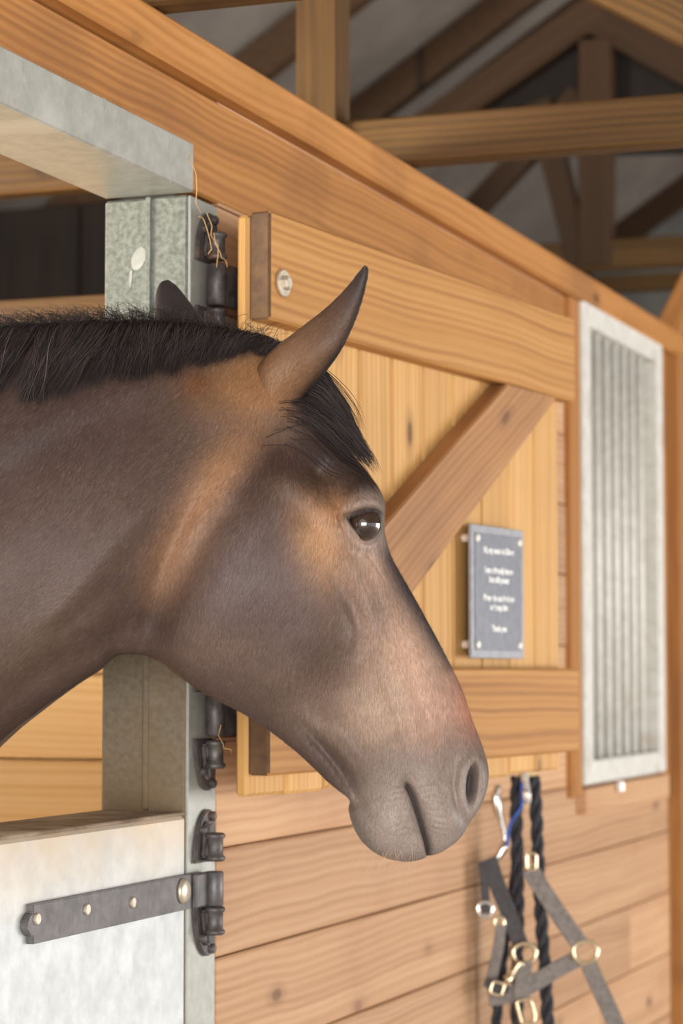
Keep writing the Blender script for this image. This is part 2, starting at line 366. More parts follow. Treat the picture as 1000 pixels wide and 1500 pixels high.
# brace at the right edge
b0 = PX(972, 500, 5.3); b9 = PX(1050, 345, 5.3)
br = timber('timber_brace', b0, b0 + (b9 - b0) * 5.0, 0.05, 0.055, M['wood_top'], None)
tag(br, 'short orange timber brace rising from the far wall end', 'brace', kind='structure')
bb = aabb('timber_ledger', 7.4, 7.46, -1.2, 2.6, PX(920, 425, 7.4)[2], PX(920, 402, 7.4)[2], M['wood_truss'], None, axis='y')
tag(bb, 'dark ledger beam under the far roof truss', 'beam', kind='structure')

# ------------------------------------------------------------------ steel door frame
fr = empty('trim_2', (XP, 0, 0)); tag(fr, 'galvanised steel door frame of post and lintel around the doorway', 'door frame', kind='structure')
aabb('post', XP, 2.687, 0.0, 0.05, 0.0, 2.067, M['galv_shaded'], fr, 0.003, axis='z')
aabb('post', XP + 0.004, 2.687, 0.052, 0.111, 0.0, 2.067, M['galv_shaded'], fr, 0.003, axis='z')
aabb('door_stop', XP - 0.003, XP + 0.02, 0.047, 0.054, 1.34, 2.067, M['galv_shaded'], fr, 0.001, axis='z')
aabb('flange', XP + 0.002, 2.687, -0.003, 0.001, 0.0, 2.066, M['galv'], fr, 0.001, axis='z')
aabb('lintel', 1.42, XP + 0.002, -0.007, 0.109, 2.069, 2.128, M['galv'], fr, 0.002)
aabb('post', 1.42, 1.50, 0.0, 0.109, 0.0, 2.067, M['galv_shaded'], fr, 0.003, axis='z')

def blob(pts, y=None, x=None):
    bm = bmesh.new()
    if y is not None: a = [PY(u, v, y) for u, v in pts]; n_ = Vector((0, -0.0004, 0))
    else: a = [PX(u, v, x) for u, v in pts]; n_ = Vector((-0.0004, 0, 0))
    lo_ = [bm.verts.new(p) for p in a]; hi_ = [bm.verts.new(Vector(p) + n_) for p in a]
    bm.faces.new(hi_); bm.faces.new(lo_[::-1])
    for i in range(len(a)): j = (i + 1) % len(a); bm.faces.new((lo_[i], lo_[j], hi_[j], hi_[i]))
    bmesh.ops.recalc_face_normals(bm, faces=bm.faces)
    return from_bm('splash_mark', bm, M['splash'], fr)
blob([(203 + 10 * math.cos(t_ * 0.4) - 4 * math.sin(t_ * 0.4), 379 + 17 * math.sin(t_ * 0.4)) for t_ in range(16)], x=XP + 0.0039)
blob([(190, 398), (194, 396), (193, 412), (191, 424), (189, 412)], x=XP + 0.0039)
blob([(33, 90), (36, 92), (38, 118), (36, 135), (33, 118)], y=-0.0071)
blob([(151, 144), (155, 146), (154, 160), (152, 164)], y=-0.0071)
blob([(248, 195), (251, 197), (251, 262), (249, 268)], y=-0.0071)
PINX, PINY = 2.642, -0.0215
def leaf_poly(h, flip):
    pts = [(0.0, 0.0), (0.052, 0.0)]
    n = 10
    pts = [(0.0, 0.0), (0.052, 0.0), (0.060, h * 0.45), (0.058, h * 0.8), (0.050, h * 0.97), (0.040, h)]
    pts += [(0.040 - 0.040 * math.sin(a * math.pi / 2 / n), h * math.cos(a * math.pi / 2 / n)) for a in range(1, n)]
    return [(x, -y) for x, y in pts] if flip else pts
def bracket(z, flip, parent):
    h = 0.062
    b = from_bm('hinge_bracket', prism_bm(leaf_poly(h, flip), (2.616, -0.003, z), (1, 0, 0), (0, 0, 1), (0, -1, 0), 0, 0.006, 0.0015), M['iron'], parent)
    s = -1 if flip else 1
    bm = bmesh.new()
    zz = [0.002, 0.004, 0.007, 0.009, 0.028, 0.030, 0.033, 0.035]
    rr = [0.0105, 0.0125, 0.0125, 0.0100, 0.0100, 0.0125, 0.0125, 0.0100]
    tube_bm([(PINX, PINY, z + s * k) for k in zz], rr, 20, bm=bm)
    k = from_bm('knuckle', bm, M['iron'], b, True)
    web = from_bm('web', prism_bm([(0, 0.006), (0.026, 0.006), (0.030, 0.032), (0.022, 0.048), (0.010, 0.048)] if not flip else [(0, -0.006), (0.026, -0.006), (0.030, -0.032), (0.022, -0.048), (0.010, -0.048)],
                                   (2.628, -0.007, z), (1, 0, 0), (0, 0, 1), (0, -1, 0), 0, 0.010, 0.003), M['iron'], b)
    from_bm('bolt_head', cyl_bm((2.660, -0.011, z + s * h * 0.86), (0, 1, 0), 0.006, 0.008, 12, 0.002), M['iron'], b)
    from_bm('bolt_head', cyl_bm((2.632, -0.011, z + s * h * 0.62), (0, 1, 0), 0.005, 0.008, 12, 0.002), M['iron'], b)
    return b
def zat(v): return PY(300, v, -0.02)[2]
bracket(zat(1266), False, fr); bracket(zat(1328), True, fr)
bracket(zat(377), False, fr); bracket(zat(444), True, fr)
bracket(zat(1014), False, fr); bracket(zat(1083), True, fr)

# ------------------------------------------------------------------ lower half door
d1 = empty('door_1', (2.05, 0.05, 0)); tag(d1, 'closed galvanised lower half of the stable door', 'door', kind='structure')
aabb('panel', 1.505, XP - 0.003, -0.002, 0.105, 0.06, 1.3335, M['galv_door'], d1, 0.004)
aabb('top_cap', 1.505, XP - 0.003, -0.0025, 0.107, 1.334, 1.338, M['galv_cap'], d1, 0.0015)
zs0, zs1 = 1.2265, 1.2665
st = from_bm('strap_hinge', prism_bm([(2.203, zs0), (2.632, zs0), (2.632, zs1), (2.203, zs1), (2.203, zs1 - .008), (2.196, zs1 - .010), (2.190, zs1 - .016), (2.190, zs0 + .016), (2.196, zs0 + .010), (2.203, zs0 + .008)],
             (0, 0, 0), (1, 0, 0), (0, 0, 1), (0, -1, 0), 0.0022, 0.011, 0.001), M['strap'], d1)
from_bm('strap_knuckle', cyl_bm((PINX, PINY, (zs0 + zs1) / 2), (0, 0, 1), 0.0105, zs1 - zs0, 24, 0.001), M['strap'], st, True)
aabb('knuckle_wrap', 2.60, PINX, -0.017, -0.010, zs0, zs1, M['strap'], st, 0.002)
for u, v in ((53, 1346), (126, 1332), (193, 1322)):
    p = PY(u, v, -0.011); from_bm('screw', cyl_bm((p[0], -0.012, p[2]), (0, 1, 0), 0.0062, 0.004, 14, 0.001), M['bolt'], st)
p = PY(268, 1305, -0.012); from_bm('bolt_head', cyl_bm((p[0], -0.013, p[2]), (0, 1, 0), 0.0145, 0.008, 24, 0.003), M['bolt'], st, True)

# ------------------------------------------------------------------ upper half door, swung open
BETA = math.radians(6.8)
DX = Vector((math.cos(BETA), -math.sin(BETA), 0)); DN = Vector((-math.sin(BETA), -math.cos(BETA), 0))
corner = PY(343, 1170, -0.05); D0 = Vector((corner[0], corner[1], 0))
TB, TL = 0.016, 0.028
def PDoor(u, v, off): # pixel -> door coordinates (s along the leaf, z) on the plane 'off' in front of its back
    p = on_plane(u, v, np.array(D0 + DN * off), np.array(DN)); q = Vector(p) - D0
    return q.dot(DX), p[2]
d2 = empty('door_2', tuple(D0) ); tag(d2, 'upper half of the stable door, ledged and braced, swung open', 'door', kind='structure')
s_end = PDoor(820, 1135, TB)[0]; zb = PDoor(357, 1171, TB)[1]; ztop = PDoor(390, 306, TB + TL)[1]
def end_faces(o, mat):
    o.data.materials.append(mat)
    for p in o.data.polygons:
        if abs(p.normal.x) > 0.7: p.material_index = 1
def dboard(name, s0, s1, z0, z1, o0, o1, mat, vertical=False, bev=0.0025):
    c = D0 + DX * ((s0 + s1) / 2) + DN * ((o0 + o1) / 2) + Vector((0, 0, (z0 + z1) / 2))
    if vertical: return board(name, c, (0, 0, 1), DN, z1 - z0, s1 - s0, o1 - o0, mat, d2, bev)
    return board(name, c, DX, DN, s1 - s0, z1 - z0, o1 - o0, mat, d2, bev)
nb = 10
for k in range(nb):
    a, b = s_end * k / nb, s_end * (k + 1) / nb
    dz = rng.uniform(-0.004, 0.004)
    dboard('plank', a + 0.001, b - 0.001, zb + dz, ztop - 0.003, 0, TB, M['wood_board'], True, 0.004)
zl0 = PDoor(390, 466, TB + TL)[1]
lt = dboard('ledge', 0.004, s_end + 0.004, zl0, ztop, TB, TB + TL, M['wood_door'], False, 0.003)
end_faces(lt, M['end_grain_shaded'])
zm1 = PDoor(750, 979, TB + TL)[1]; zm0 = PDoor(730, 1110, TB + TL)[1]
lo = dboard('ledge', 0.004, s_end + 0.012, zm0, zm1, TB, TB + TL, M['wood_door'], False, 0.003)
end_faces(lo, M['end_grain_shaded'])
b1 = PDoor(742, 563, TB + TL); b2 = PDoor(570, 762, TB + TL); c1 = PDoor(814, 586, TB + TL); c2 = PDoor(611, 861, TB + TL)
def ext(a, b, z): t = (z - a[1]) / (b[1] - a[1]); return (a[0] + (b[0] - a[0]) * t, z)
A, Bq, Cq, Dq = ext(b1, b2, zl0 - .001), ext(c1, c2, zl0 - .001), ext(c1, c2, zm1 + .001), ext(b1, b2, zm1 + .001)
ctr = Vector(((A[0] + Cq[0]) / 2, (A[1] + Cq[1]) / 2)); dirv = (Vector(Dq) - Vector(A)).normalized(); perp = Vector((-dirv.y, dirv.x))
bm = prism_bm([((Vector(q) - ctr).dot(dirv), (Vector(q) - ctr).dot(perp)) for q in (A, Bq, Cq, Dq)], (0, 0, 0), (1, 0, 0), (0, 1, 0), (0, 0, 1), 0, TL, 0.002)
bo = from_bm('brace', bm, M['wood_brace'], d2)
ex = DX * dirv.x + Vector((0, 0, dirv.y)); ey = DX * perp.x + Vector((0, 0, perp.y)); ez = DN
if ex.cross(ey).dot(ez) < 0:
    pass
bo.matrix_basis = Matrix.Translation(D0 + DX * ctr.x + Vector((0, 0, ctr.y)) + DN * TB) @ Matrix((ex, ey, ez)).transposed().to_4x4()
s, z = PDoor(413, 415, TB + TL)
pc = D0 + DX * s + DN * (TB + TL + 0.002) + Vector((0, 0, z))
wsh = from_bm('washer', cyl_bm(pc, DN, 0.0165, 0.004, 24, 0.001), M['bolt'], d2)
from_bm('bolt_head', cyl_bm(pc + DN * 0.004, DN, 0.009, 0.009, 6, 0.002), M['bolt'], wsh)
for v0, v1 in ((381, 443), (1019, 1079)):
    z1, z0 = zat(v0), zat(v1)
    k = from_bm('strap_knuckle', cyl_bm((PINX, PINY, (z0 + z1) / 2), (0, 0, 1), 0.0115, z1 - z0, 24, 0.002), M['iron'], d2, True)
    from_bm('strap_hinge', prism_bm([(0, z0), (0.36, z0), (0.36, z1), (0, z1)], (PINX, PINY - 0.010, 0), (Vector(D0 + DX * 0.36 - DN * 0.004) - Vector((PINX, PINY - 0.010, 0))).normalized(), (0, 0, 1), -DN, 0.0, 0.007, 0.001), M['iron'], d2)

# ------------------------------------------------------------------ sign on the upper door
so = TB + 0.020
tl, tr_, br_, bl_ = PDoor(686, 767, so), PDoor(763, 777, so), PDoor(767, 964, so), PDoor(690, 965, so)
sx0, sx1 = (tl[0] + bl_[0]) / 2, (tr_[0] + br_[0]) / 2; sz0, sz1 = (bl_[1] + br_[1]) / 2, (tl[1] + tr_[1]) / 2
sc = D0 + DX * ((sx0 + sx1) / 2) + DN * so + Vector((0, 0, (sz0 + sz1) / 2)); SW, SH = sx1 - sx0, sz1 - sz0
sg = empty('name_sign', tuple(sc)); tag(sg, 'small slate grey notice with pale lettering on the open upper door', 'sign')
RS = Matrix((DX, Vector((0, 0, 1)), DN)).transposed().to_4x4()
def son(o, x, y, z):
    o.matrix_basis = Matrix.Translation(sc + DX * x + Vector((0, 0, y)) + DN * z) @ RS; return o
son(from_bm('plate', box_bm(SW, SH, 0.005, 0.001), M['sign_edge'], sg), 0, 0, -0.0005)
son(from_bm('face', box_bm(SW - 0.022, SH - 0.022, 0.0012, 0.0003), M['slate'], sg), 0, 0, 0.0026)
for i, (sx, sy) in enumerate(((-1, 1), (1, 1), (-1, -1), (1, -1))):
    o = from_bm('screw', tube_bm([(0, 0, -0.019), (0, 0, 0.0045), (0, 0, 0.006)], [0.006, 0.006, 0.004], 16), M['white_metal'], sg, False)
    son(o, sx * (SW / 2 - 0.019), sy * (SH / 2 - 0.019), 0)
lines = [('Hi, my name is Oliver', 0.315), ('I am a friendly horse', 0.165), ('but still young', 0.095), ('Please do not feed me', -0.045), ('or I may bite', -0.115), ('Thank you', -0.275)]
for txt, fy in lines:
    cu = bpy.data.curves.new('lettering', 'FONT'); cu.body = txt; cu.align_x = 'CENTER'; cu.align_y = 'CENTER'
    cu.size = SH * 0.066; cu.extrude = 0.0003; cu.offset = 0.0004
    tmp = bpy.data.objects.new('tmp_text', cu); COL.objects.link(tmp)
    bpy.context.view_layer.update()
    me = bpy.data.meshes.new_from_object(tmp.evaluated_get(bpy.context.evaluated_depsgraph_get()))
    bpy.data.objects.remove(tmp)
    me.materials.clear(); me.materials.append(M['sign_text'])
    wd = max(abs(v.co.x) for v in me.vertices) * 2
    k = min(1.0, (SW * 0.80) / wd)
    for v in me.vertices: v.co.x *= k
    me.name = 'lettering'
    son(link(bpy.data.objects.new('lettering', me), sg), 0, fy * SH, 0.0036)

# ------------------------------------------------------------------ window grille
wg = empty('window_1', ((XG0 + XG1) / 2, 0, ZG0)); tag(wg, 'tall pale metal window grille with vertical bars', 'window grille', kind='structure')
aabb('frame', XG0, XG0 + 0.055, -0.018, 0.02, ZG0, ZG1, M['galv_grille'], wg, 0.003, axis='z')
aabb('frame', XG1 - 0.05, XG1, -0.018, 0.02, ZG0, ZG1, M['galv_grille'], wg, 0.003, axis='z')
aabb('frame', XG0 + 0.055, XG1 - 0.05, -0.018, 0.02, ZG1 - 0.045, ZG1, M['galv_grille'], wg, 0.003)
aabb('frame', XG0 + 0.055, XG1 - 0.05, -0.018, 0.02, ZG0, ZG0 + 0.045, M['galv_grille'], wg, 0.003)
nbar = 7
for k in range(nbar):
    x = XG0 + 0.055 + (XG1 - XG0 - 0.105) * (k + 0.75) / (nbar + 0.9)
    from_bm('bar', cyl_bm((x, 0.004, (ZG0 + ZG1) / 2), (0, 0, 1), 0.0092, ZG1 - ZG0 - 0.09, 12), M['galv_grille'], wg, True)
aabb('backing_board', XG0 + 0.01, XG1 - 0.01, 0.034, 0.04, ZG0 + 0.01, ZG1 - 0.01, M['dark'], wg, 0.001)
p = PY(902, 1152, -0.02); from_bm('catch', cyl_bm((p[0], -0.028, p[2]), (0, 0, 1), 0.008, 0.022, 12, 0.003), M['white_metal'], wg)

# ------------------------------------------------------------------ halter and lead ropes hung below the upper door
H0 = PY(745, 1200, -0.06); HD = Vector((0.55, -0.83, 0)).normalized(); HN = Vector((-HD.y, HD.x, 0)) * -1
if HN.dot(Vector(CAM) - Vector(H0)) < 0: HN = -HN
def PH(u, v, off=0.0): return Vector(on_plane(u, v, np.array(Vector(H0) + HN * off), np.array(HN)))
def strap(name, pts, width, mat, parent, off=0.0, th=0.004):
    P = [PH(u, v, off) for u, v in pts]; bm = bmesh.new(); R = []
    for i, p in enumerate(P):
        t = (P[min(i + 1, len(P) - 1)] - P[max(i - 1, 0)]).normalized(); s = t.cross(HN).normalized()
        wd = width[i] if hasattr(width, '__len__') else width
        R.append([bm.verts.new(p + s * a * wd / 2 + HN * b * th / 2) for a, b in ((-1, -1), (1, -1), (1, 1), (-1, 1))])
    for a, b in zip(R[:-1], R[1:]):
        for k in range(4): bm.faces.new((a[k], a[(k + 1) % 4], b[(k + 1) % 4], b[k]))
    bm.faces.new(R[0][::-1]); bm.faces.new(R[-1])
    bmesh.ops.recalc_face_normals(bm, faces=bm.faces)
    return from_bm(name, bm, mat, parent)
def ring(name, uc, vc, ru, rv, r, mat, parent, off=0.0, rot=0.0, n=28, sq=False):
    pts = []
    for k in range(n):
        a = k * 2 * math.pi / n; x, y = math.cos(a), math.sin(a)
        if sq: x, y = [math.copysign(abs(c) ** 0.45, c) for c in (x, y)]
        x, y = x * ru, y * rv
        pts.append(PH(uc + x * math.cos(rot) - y * math.sin(rot), vc + x * math.sin(rot) + y * math.cos(rot), off))
    return from_bm(name, tube_bm(pts, r, 8, True), mat, parent, True)
def bez(pts, n=14):
    P = [np.array(p, float) for p in pts]; P = [2 * P[0] - P[1]] + P + [2 * P[-1] - P[-2]]; out = []
    for i in range(1, len(P) - 2):
        for k in range(n):
            t = k / n; a, b, c, d = P[i - 1:i + 3]
            out.append(0.5 * (2 * b + (c - a) * t + (2 * a - 5 * b + 4 * c - d) * t * t + (3 * b - a - 3 * c + d) * t ** 3))
    out.append(P[-2]); return out
def rope(name, pts, rad, parent=None, off=0.0, pitch=26.0):
    """three-strand twisted rope along pixel polyline"""
    path = bez(pts, 12); C = [PH(p[0], p[1], off) for p in path]
    L = [0.0]
    for a, b in zip(C[:-1], C[1:]): L.append(L[-1] + (b - a).length)
    n = max(20, int(L[-1] / 0.004)); T = np.linspace(0, L[-1], n)
    C = np.array([[c.x, c.y, c.z] for c in C]); C = np.stack([np.interp(T, L, C[:, i]) for i in range(3)], 1)
    bm = bmesh.new()
    for s in range(3):
        ph = s * 2 * math.pi / 3; pts3 = []
        for i in range(n):
            t = Vector(C[min(i + 1, n - 1)] - C[max(i - 1, 0)]).normalized(); a = HN; b = t.cross(a).normalized()
            an = ph + T[i] / 0.095 * 2 * math.pi
            pts3.append(Vector(C[i]) + (a * math.cos(an) + b * math.sin(an)) * rad * 0.60)
        tube_bm(pts3, rad * 0.50, 6, bm=bm)
    return from_bm(name, bm, M['rope'], parent, True)

hk = empty('halter', tuple(PH(745, 1150))); tag(hk, 'grey leather halter with brass rings hanging below the open door', 'halter')
strap('cheek_strap', bez([(716, 1258), (726, 1290), (742, 1330), (754, 1362), (762, 1384)], 6), [0.026] * 25, M['leather_dark'], hk, 0.004)
strap('crown_strap', bez([(775, 1272), (800, 1312), (830, 1356), (850, 1384)], 6), 0.028, M['leather'], hk, 0.012)
strap('nose_strap', bez([(846, 1404), (815, 1420), (785, 1438), (752, 1455), (716, 1462)], 6), 0.027, M['leather'], hk, 0.006)
strap('throat_strap', bez([(862, 1412), (876, 1444), (892, 1478), (910, 1520), (930, 1570)], 6), 0.027, M['leather'], hk, 0.008)
strap('chin_strap', bez([(766, 1408), (766, 1430), (764, 1462)], 6), 0.027, M['leather'], hk, 0.016)
strap('buckle_strap', bez([(734, 1354), (730, 1385), (724, 1415), (718, 1440)], 6), 0.017, M['leather'], hk, 0.012)
strap('pad', bez([(710, 1438), (728, 1445), (744, 1450)], 4), [0.012, 0.016, 0.02, 0.022, 0.022, 0.02, 0.018, 0.014, 0.01], M['leather_dark'], hk, 0.020)
strap('hanging_strap', bez([(706, 1262), (709, 1290), (711, 1318), (711, 1338)], 4), 0.013, M['leather_dark'], hk, 0.008)
ring('ring', 857, 1395, 18, 16, 0.0035, M['brass'], hk, 0.012)
ring('ring', 768, 1397, 17, 15, 0.0035, M['brass'], hk, 0.014)
ring('buckle', 770, 1482, 11, 18, 0.003, M['brass'], hk, 0.018, rot=-0.25, sq=True)
ring('buckle', 778, 1262, 7, 12, 0.003, M['brass'], hk, 0.014, sq=True)
ring('buckle', 728, 1448, 9, 9, 0.0028, M['brass'], hk, 0.024, rot=0.3, sq=True)
ring('buckle', 710, 1332, 11, 11, 0.0035, M['chrome'], hk, 0.010)
ring('ring', 731, 1352, 7, 9, 0.003, M['brass'], hk, 0.010)

lr = empty('lead_rope', tuple(PH(760, 1146))); tag(lr, 'twisted black lead rope with metal snap hook, left of the halter pair', 'lead rope')
rope('cord', [(757, 1138), (756, 1200), (757, 1260), (758, 1330), (757, 1400), (757, 1470), (757, 1560)], 0.0105, lr, -0.022)
clip = from_bm('snap_hook', tube_bm([PH(u, v, -0.024) for u, v in bez([(729, 1150), (726, 1168), (729, 1188), (734, 1205), (739, 1228), (737, 1242), (728, 1256), (716, 1262)], 4)],
               list(np.interp(np.linspace(0, 1, 29), [0, 0.15, 0.25, 0.4, 0.6, 0.7, 0.85, 1], [0.005, 0.0085, 0.008, 0.0045, 0.004, 0.0075, 0.006, 0.005])), 10), M['chrome'], lr, True)
from_bm('snap_hook', tube_bm([PH(u, v, 0.024) for u, v in bez([(763, 1410), (756, 1418), (749, 1428), (742, 1436)], 4)], list(np.interp(np.linspace(0, 1, 13), [0, 0.3, 0.7, 1], [0.0075, 0.005, 0.005, 0.009])), 10), M['brass'], hk, True)
lr2 = empty('lead_rope', tuple(PH(785, 1146))); tag(lr2, 'twisted black lead rope hanging straight down, right of the halter pair', 'lead rope')
rope('cord', [(781, 1138), (785, 1190), (787, 1240), (790, 1300), (794, 1370), (799, 1440), (803, 1520), (806, 1570)], 0.0105, lr2, -0.022)
lr3 = empty('lead_rope', tuple(PH(728, 1470))); tag(lr3, 'short black rope end below the halter noseband', 'lead rope')
rope('cord', [(760, 1240), (752, 1300), (740, 1380), (731, 1450), (727, 1500), (727, 1560)], 0.0085, lr3, -0.045)
tw = from_bm('twine_loop', tube_bm([PH(u, v, 0.008) for u, v in bez([(764, 1146), (764, 1178), (758, 1190), (748, 1205), (744, 1222), (742, 1240)], 6)], 0.0028, 8), M['blue'], None, True)
tag(tw, 'bright blue twine knotted round the black ropes', 'twine')
hb = PH(770, 1148, -0.02)
hook = empty('tack_hook', tuple(hb)); tag(hook, 'pale metal tack hook under the open door holding the ropes', 'hook')
from_bm('arm', tube_bm([PH(768, 1128, -0.03), PH(768, 1140, -0.012), PH(772, 1166, -0.006), PH(772, 1172, 0.01), PH(771, 1160, 0.02)], 0.0065, 10), M['white_metal'], hook, True)
pk = [PH(u, v, 0.0) - PH(770, 1150, 0.0) for u, v in ((757, 1128), (784, 1128), (784, 1150), (776, 1172), (768, 1186), (762, 1184), (758, 1160))]
from_bm('plate', prism_bm([(q.dot(HD), q.z) for q in pk], PH(770, 1150, -0.034), HD, (0, 0, 1), HN, 0, 0.008, 0.002), M['wood_pale'], hook)

# straw wisps caught on the ironwork
for i, (u, v) in enumerate(((300, 340), (312, 352), (322, 372), (285, 262), (330, 1090))):
    pts = []
    a = rng.uniform(0, 6.28); p = PY(u, v, -0.055)
    for k in range(7):
        q = p + np.array([rng.uniform(-.002, .002) + 0.006 * (k - 3), rng.uniform(-.004, .004), 0.010 * (3 - k) * (1 if i % 2 else .6) + 0.006 * math.sin(k + a)])
        pts.append(q)
    o = from_bm('straw_wisp', tube_bm(pts, 0.0005, 5), M['straw'], None, True)
    lab = ['dry straw wisp caught on top of the upper hinge', 'curled straw wisp across the upper hinge knuckle', 'straw wisp hanging beside the upper hinge strap', 'straw wisp stuck at the lintel end', 'single straw poking from the lower hinge bracket'][i]
    tag(o, lab, 'straw', 'straw wisps on the ironwork')

# ------------------------------------------------------------------ horse
MPP = 2.62 / F
uu = np.arange(-3200, 1201.0)
slope = np.interp(uu, [-3200, -120, 260, 1200], [-0.00027, -0.00027, math.tan(math.radians(8)) * MPP, math.tan(math.radians(8)) * MPP])
k_ = np.ones(161) / 161; slope = np.convolve(np.pad(slope, 80, mode='edge'), k_, 'valid')
dd = np.cumsum(slope); dd = dd - np.interp(450, uu, dd) + 2.62
def sheet_d(u): return np.interp(u, uu, dd)
def S(u, v):
    u = np.asarray(u, float); v = np.asarray(v, float)
    r = FW * F + RT * (u[..., None] - 500) + UP * (750 - v[..., None])
    return CAM + r * (sheet_d(u) / F)[..., None]
def Nrm(u):
    u = np.asarray(u, float); a = S(u + 4, 985 + 0 * u) - S(u - 4, 985 + 0 * u)
    n = np.stack([a[..., 1], -a[..., 0], 0 * u], -1); n /= np.linalg.norm(n, axis=-1, keepdims=True)
    s = np.sign(np.sum(n * (CAM - S(u, 985 + 0 * u)), -1)); return n * s[..., None]
# each ring: top point, bottom point (side-view tracing), half widths in mm at 10, 35, 60 and 90 % of the way down, samples to the next
RINGS = [
 (-2660, 960, -2640, 1250, 20, 60, 60, 20, 10), (-2560, 800, -2520, 1480, 120, 190, 190, 110, 10), (-2250, 735, -2200, 1640, 170, 260, 260, 150, 12),
 (-1600, 770, -1600, 1790, 180, 290, 300, 170, 12), (-1000, 740, -950, 1800, 130, 250, 290, 170, 12), (-620, 650, -480, 1690, 85, 190, 240, 150, 14),
 (-330, 560, -230, 1400, 60, 140, 180, 120, 20), (-130, 512, -100, 1190, 48, 108, 128, 92, 16),
 (0, 488, 0, 1088, 42, 94, 108, 74, 16), (80, 482, 58, 1042, 40, 88, 100, 68, 16), (160, 479, 112, 1003, 38, 82, 94, 62, 16),
 (240, 480, 150, 979, 36, 76, 88, 56, 14), (310, 488, 168, 962, 38, 74, 84, 54, 14), (370, 503, 188, 958, 44, 74, 82, 54, 14), (412, 522, 207, 959, 50, 78, 84, 54, 14),
 (447, 552, 222, 963, 54, 82, 86, 54, 16), (478, 606, 238, 972, 58, 86, 88, 54, 18), (506, 658, 258, 987, 66, 90, 90, 52, 26),
 (533, 692, 284, 1005, 76, 94, 88, 48, 34), (556, 733, 314, 1023, 82, 94, 84, 44, 34), (558, 774, 346, 1039, 70, 90, 80, 42, 26),
 (568, 812, 378, 1058, 60, 84, 74, 40, 16), (588, 848, 408, 1080, 52, 78, 68, 38, 16), (610, 886, 435, 1102, 47, 72, 64, 36, 16),
 (632, 926, 458, 1123, 44, 66, 60, 35, 16), (654, 968, 478, 1143, 42, 62, 57, 34, 16), (674, 1010, 495, 1157, 41, 60, 55, 34, 18),
 (689, 1055, 507, 1166, 42, 58, 54, 34, 20), (703, 1092, 513, 1174, 42, 57, 54, 35, 22),
 (712, 1122, 512, 1188, 40, 56, 54, 37, 22), (711, 1150, 518, 1210, 38, 55, 53, 38, 22), (702, 1177, 532, 1234, 35, 52, 50, 36, 22),
 (687, 1201, 556, 1253, 30, 46, 44, 31, 20), (674, 1223, 585, 1261, 22, 36, 36, 23, 16), (657, 1239, 610, 1259, 12, 24, 24, 14, 10), (642, 1246, 628, 1251, 3, 6, 6, 3, 1)]
RA = np.array(RINGS, float); cnt = RA[:, 8].astype(int)
def catmull(A, i, t):
    n = len(A); g = lambda j: A[min(max(j, 0), n - 1)]
    a, b, c, d = g(i - 1), g(i), g(i + 1), g(i + 2); t = t[:, None]
    return 0.5 * (2 * b + (c - a) * t + (2 * a - 5 * b + 4 * c - d) * t ** 2 + (3 * b - a - 3 * c + d) * t ** 3)
ctrl = np.concatenate([catmull(RA[:, :8], i, np.arange(cnt[i]) / cnt[i]) for i in range(len(RA) - 1)] + [RA[-1:, :8]])
kk = np.ones(9) / 9
pad = np.pad(ctrl, ((4, 4), (0, 0)), mode='reflect', reflect_type='odd')
ctrl = np.stack([np.convolve(pad[:, c], kk, 'valid') for c in range(8)], 1)
NR = len(ctrl); K = 210
th = np.pi * np.arange(K + 1) / K
# more samples on the upper (front-of-face) half
tt = (1 - np.cos(th)) / 2; sn = np.sin(th) ** 0.75
tk = np.array([0, .1, .35, .6, .9, 1.0]); comp = np.array([.68, .68, .965, .985, .68, .68])
Wk = ctrl[:, [4, 4, 5, 6, 7, 7]] / comp / 1000.0
Wt = np.stack([np.interp(tt, tk, Wk[i]) for i in range(NR)])
ks = np.hanning(37); ks /= ks.sum()
Wt = np.stack([np.convolve(np.pad(r, 18, mode='edge'), ks, 'valid') for r in Wt])
U = ctrl[:, 0:1] + (ctrl[:, 2:3] - ctrl[:, 0:1]) * tt; V = ctrl[:, 1:2] + (ctrl[:, 3:4] - ctrl[:, 1:2]) * tt
Wd = Wt * sn
S0 = S(U, V); NN = Nrm(U)
pu, pv = proj(S0 + NN * Wd[..., None])          # where each near-side surface point lies in the side view

def g(u, v, su, sv=None, rot=0.0):
    sv = sv or su; x, y = pu - u, pv - v; c, s_ = math.cos(rot), math.sin(rot)
    a, b = x * c + y * s_, -x * s_ + y * c
    return np.exp(-(a / su) ** 2 - (b / sv) ** 2)
def poly_dist(pts, closed=False):
    P = np.array(pts, float); best = np.full(pu.shape, 1e9); par = np.zeros(pu.shape); side = np.zeros(pu.shape)
    seg = len(P) if closed else len(P) - 1
    for i in range(seg):
        a, b = P[i], P[(i + 1) % len(P)]; d = b - a; L2 = d @ d
        t = np.clip(((pu - a[0]) * d[0] + (pv - a[1]) * d[1]) / L2, 0, 1)
        ds = np.hypot(pu - a[0] - t * d[0], pv - a[1] - t * d[1]); m = ds < best
        best[m] = ds[m]; par[m] = (i + t[m]) / seg
        cr_ = d[0] * (pv - a[1]) - d[1] * (pu - a[0]); side[m] = np.sign(cr_[m])
    return best, par, side
def inside(pts):
    P = np.array(pts, float); c = np.zeros(pu.shape, bool)
    for i in range(len(P)):
        (x0, y0), (x1, y1) = P[i], P[(i + 1) % len(P)]
        if y0 == y1: continue
        c ^= ((y0 > pv) != (y1 > pv)) & (pu < (x1 - x0) * (pv - y0) / (y1 - y0) + x0)
    return c
def plateau(pts, soft):
    d, _, _ = poly_dist(pts, True); sd = np.where(inside(pts), d, -d)
    x = np.clip(sd / soft * 0.5 + 0.5, 0, 1); return x * x * (3 - 2 * x)
def smooth_pts(pts, n=6): return [tuple(p) for p in bez(pts, n)]
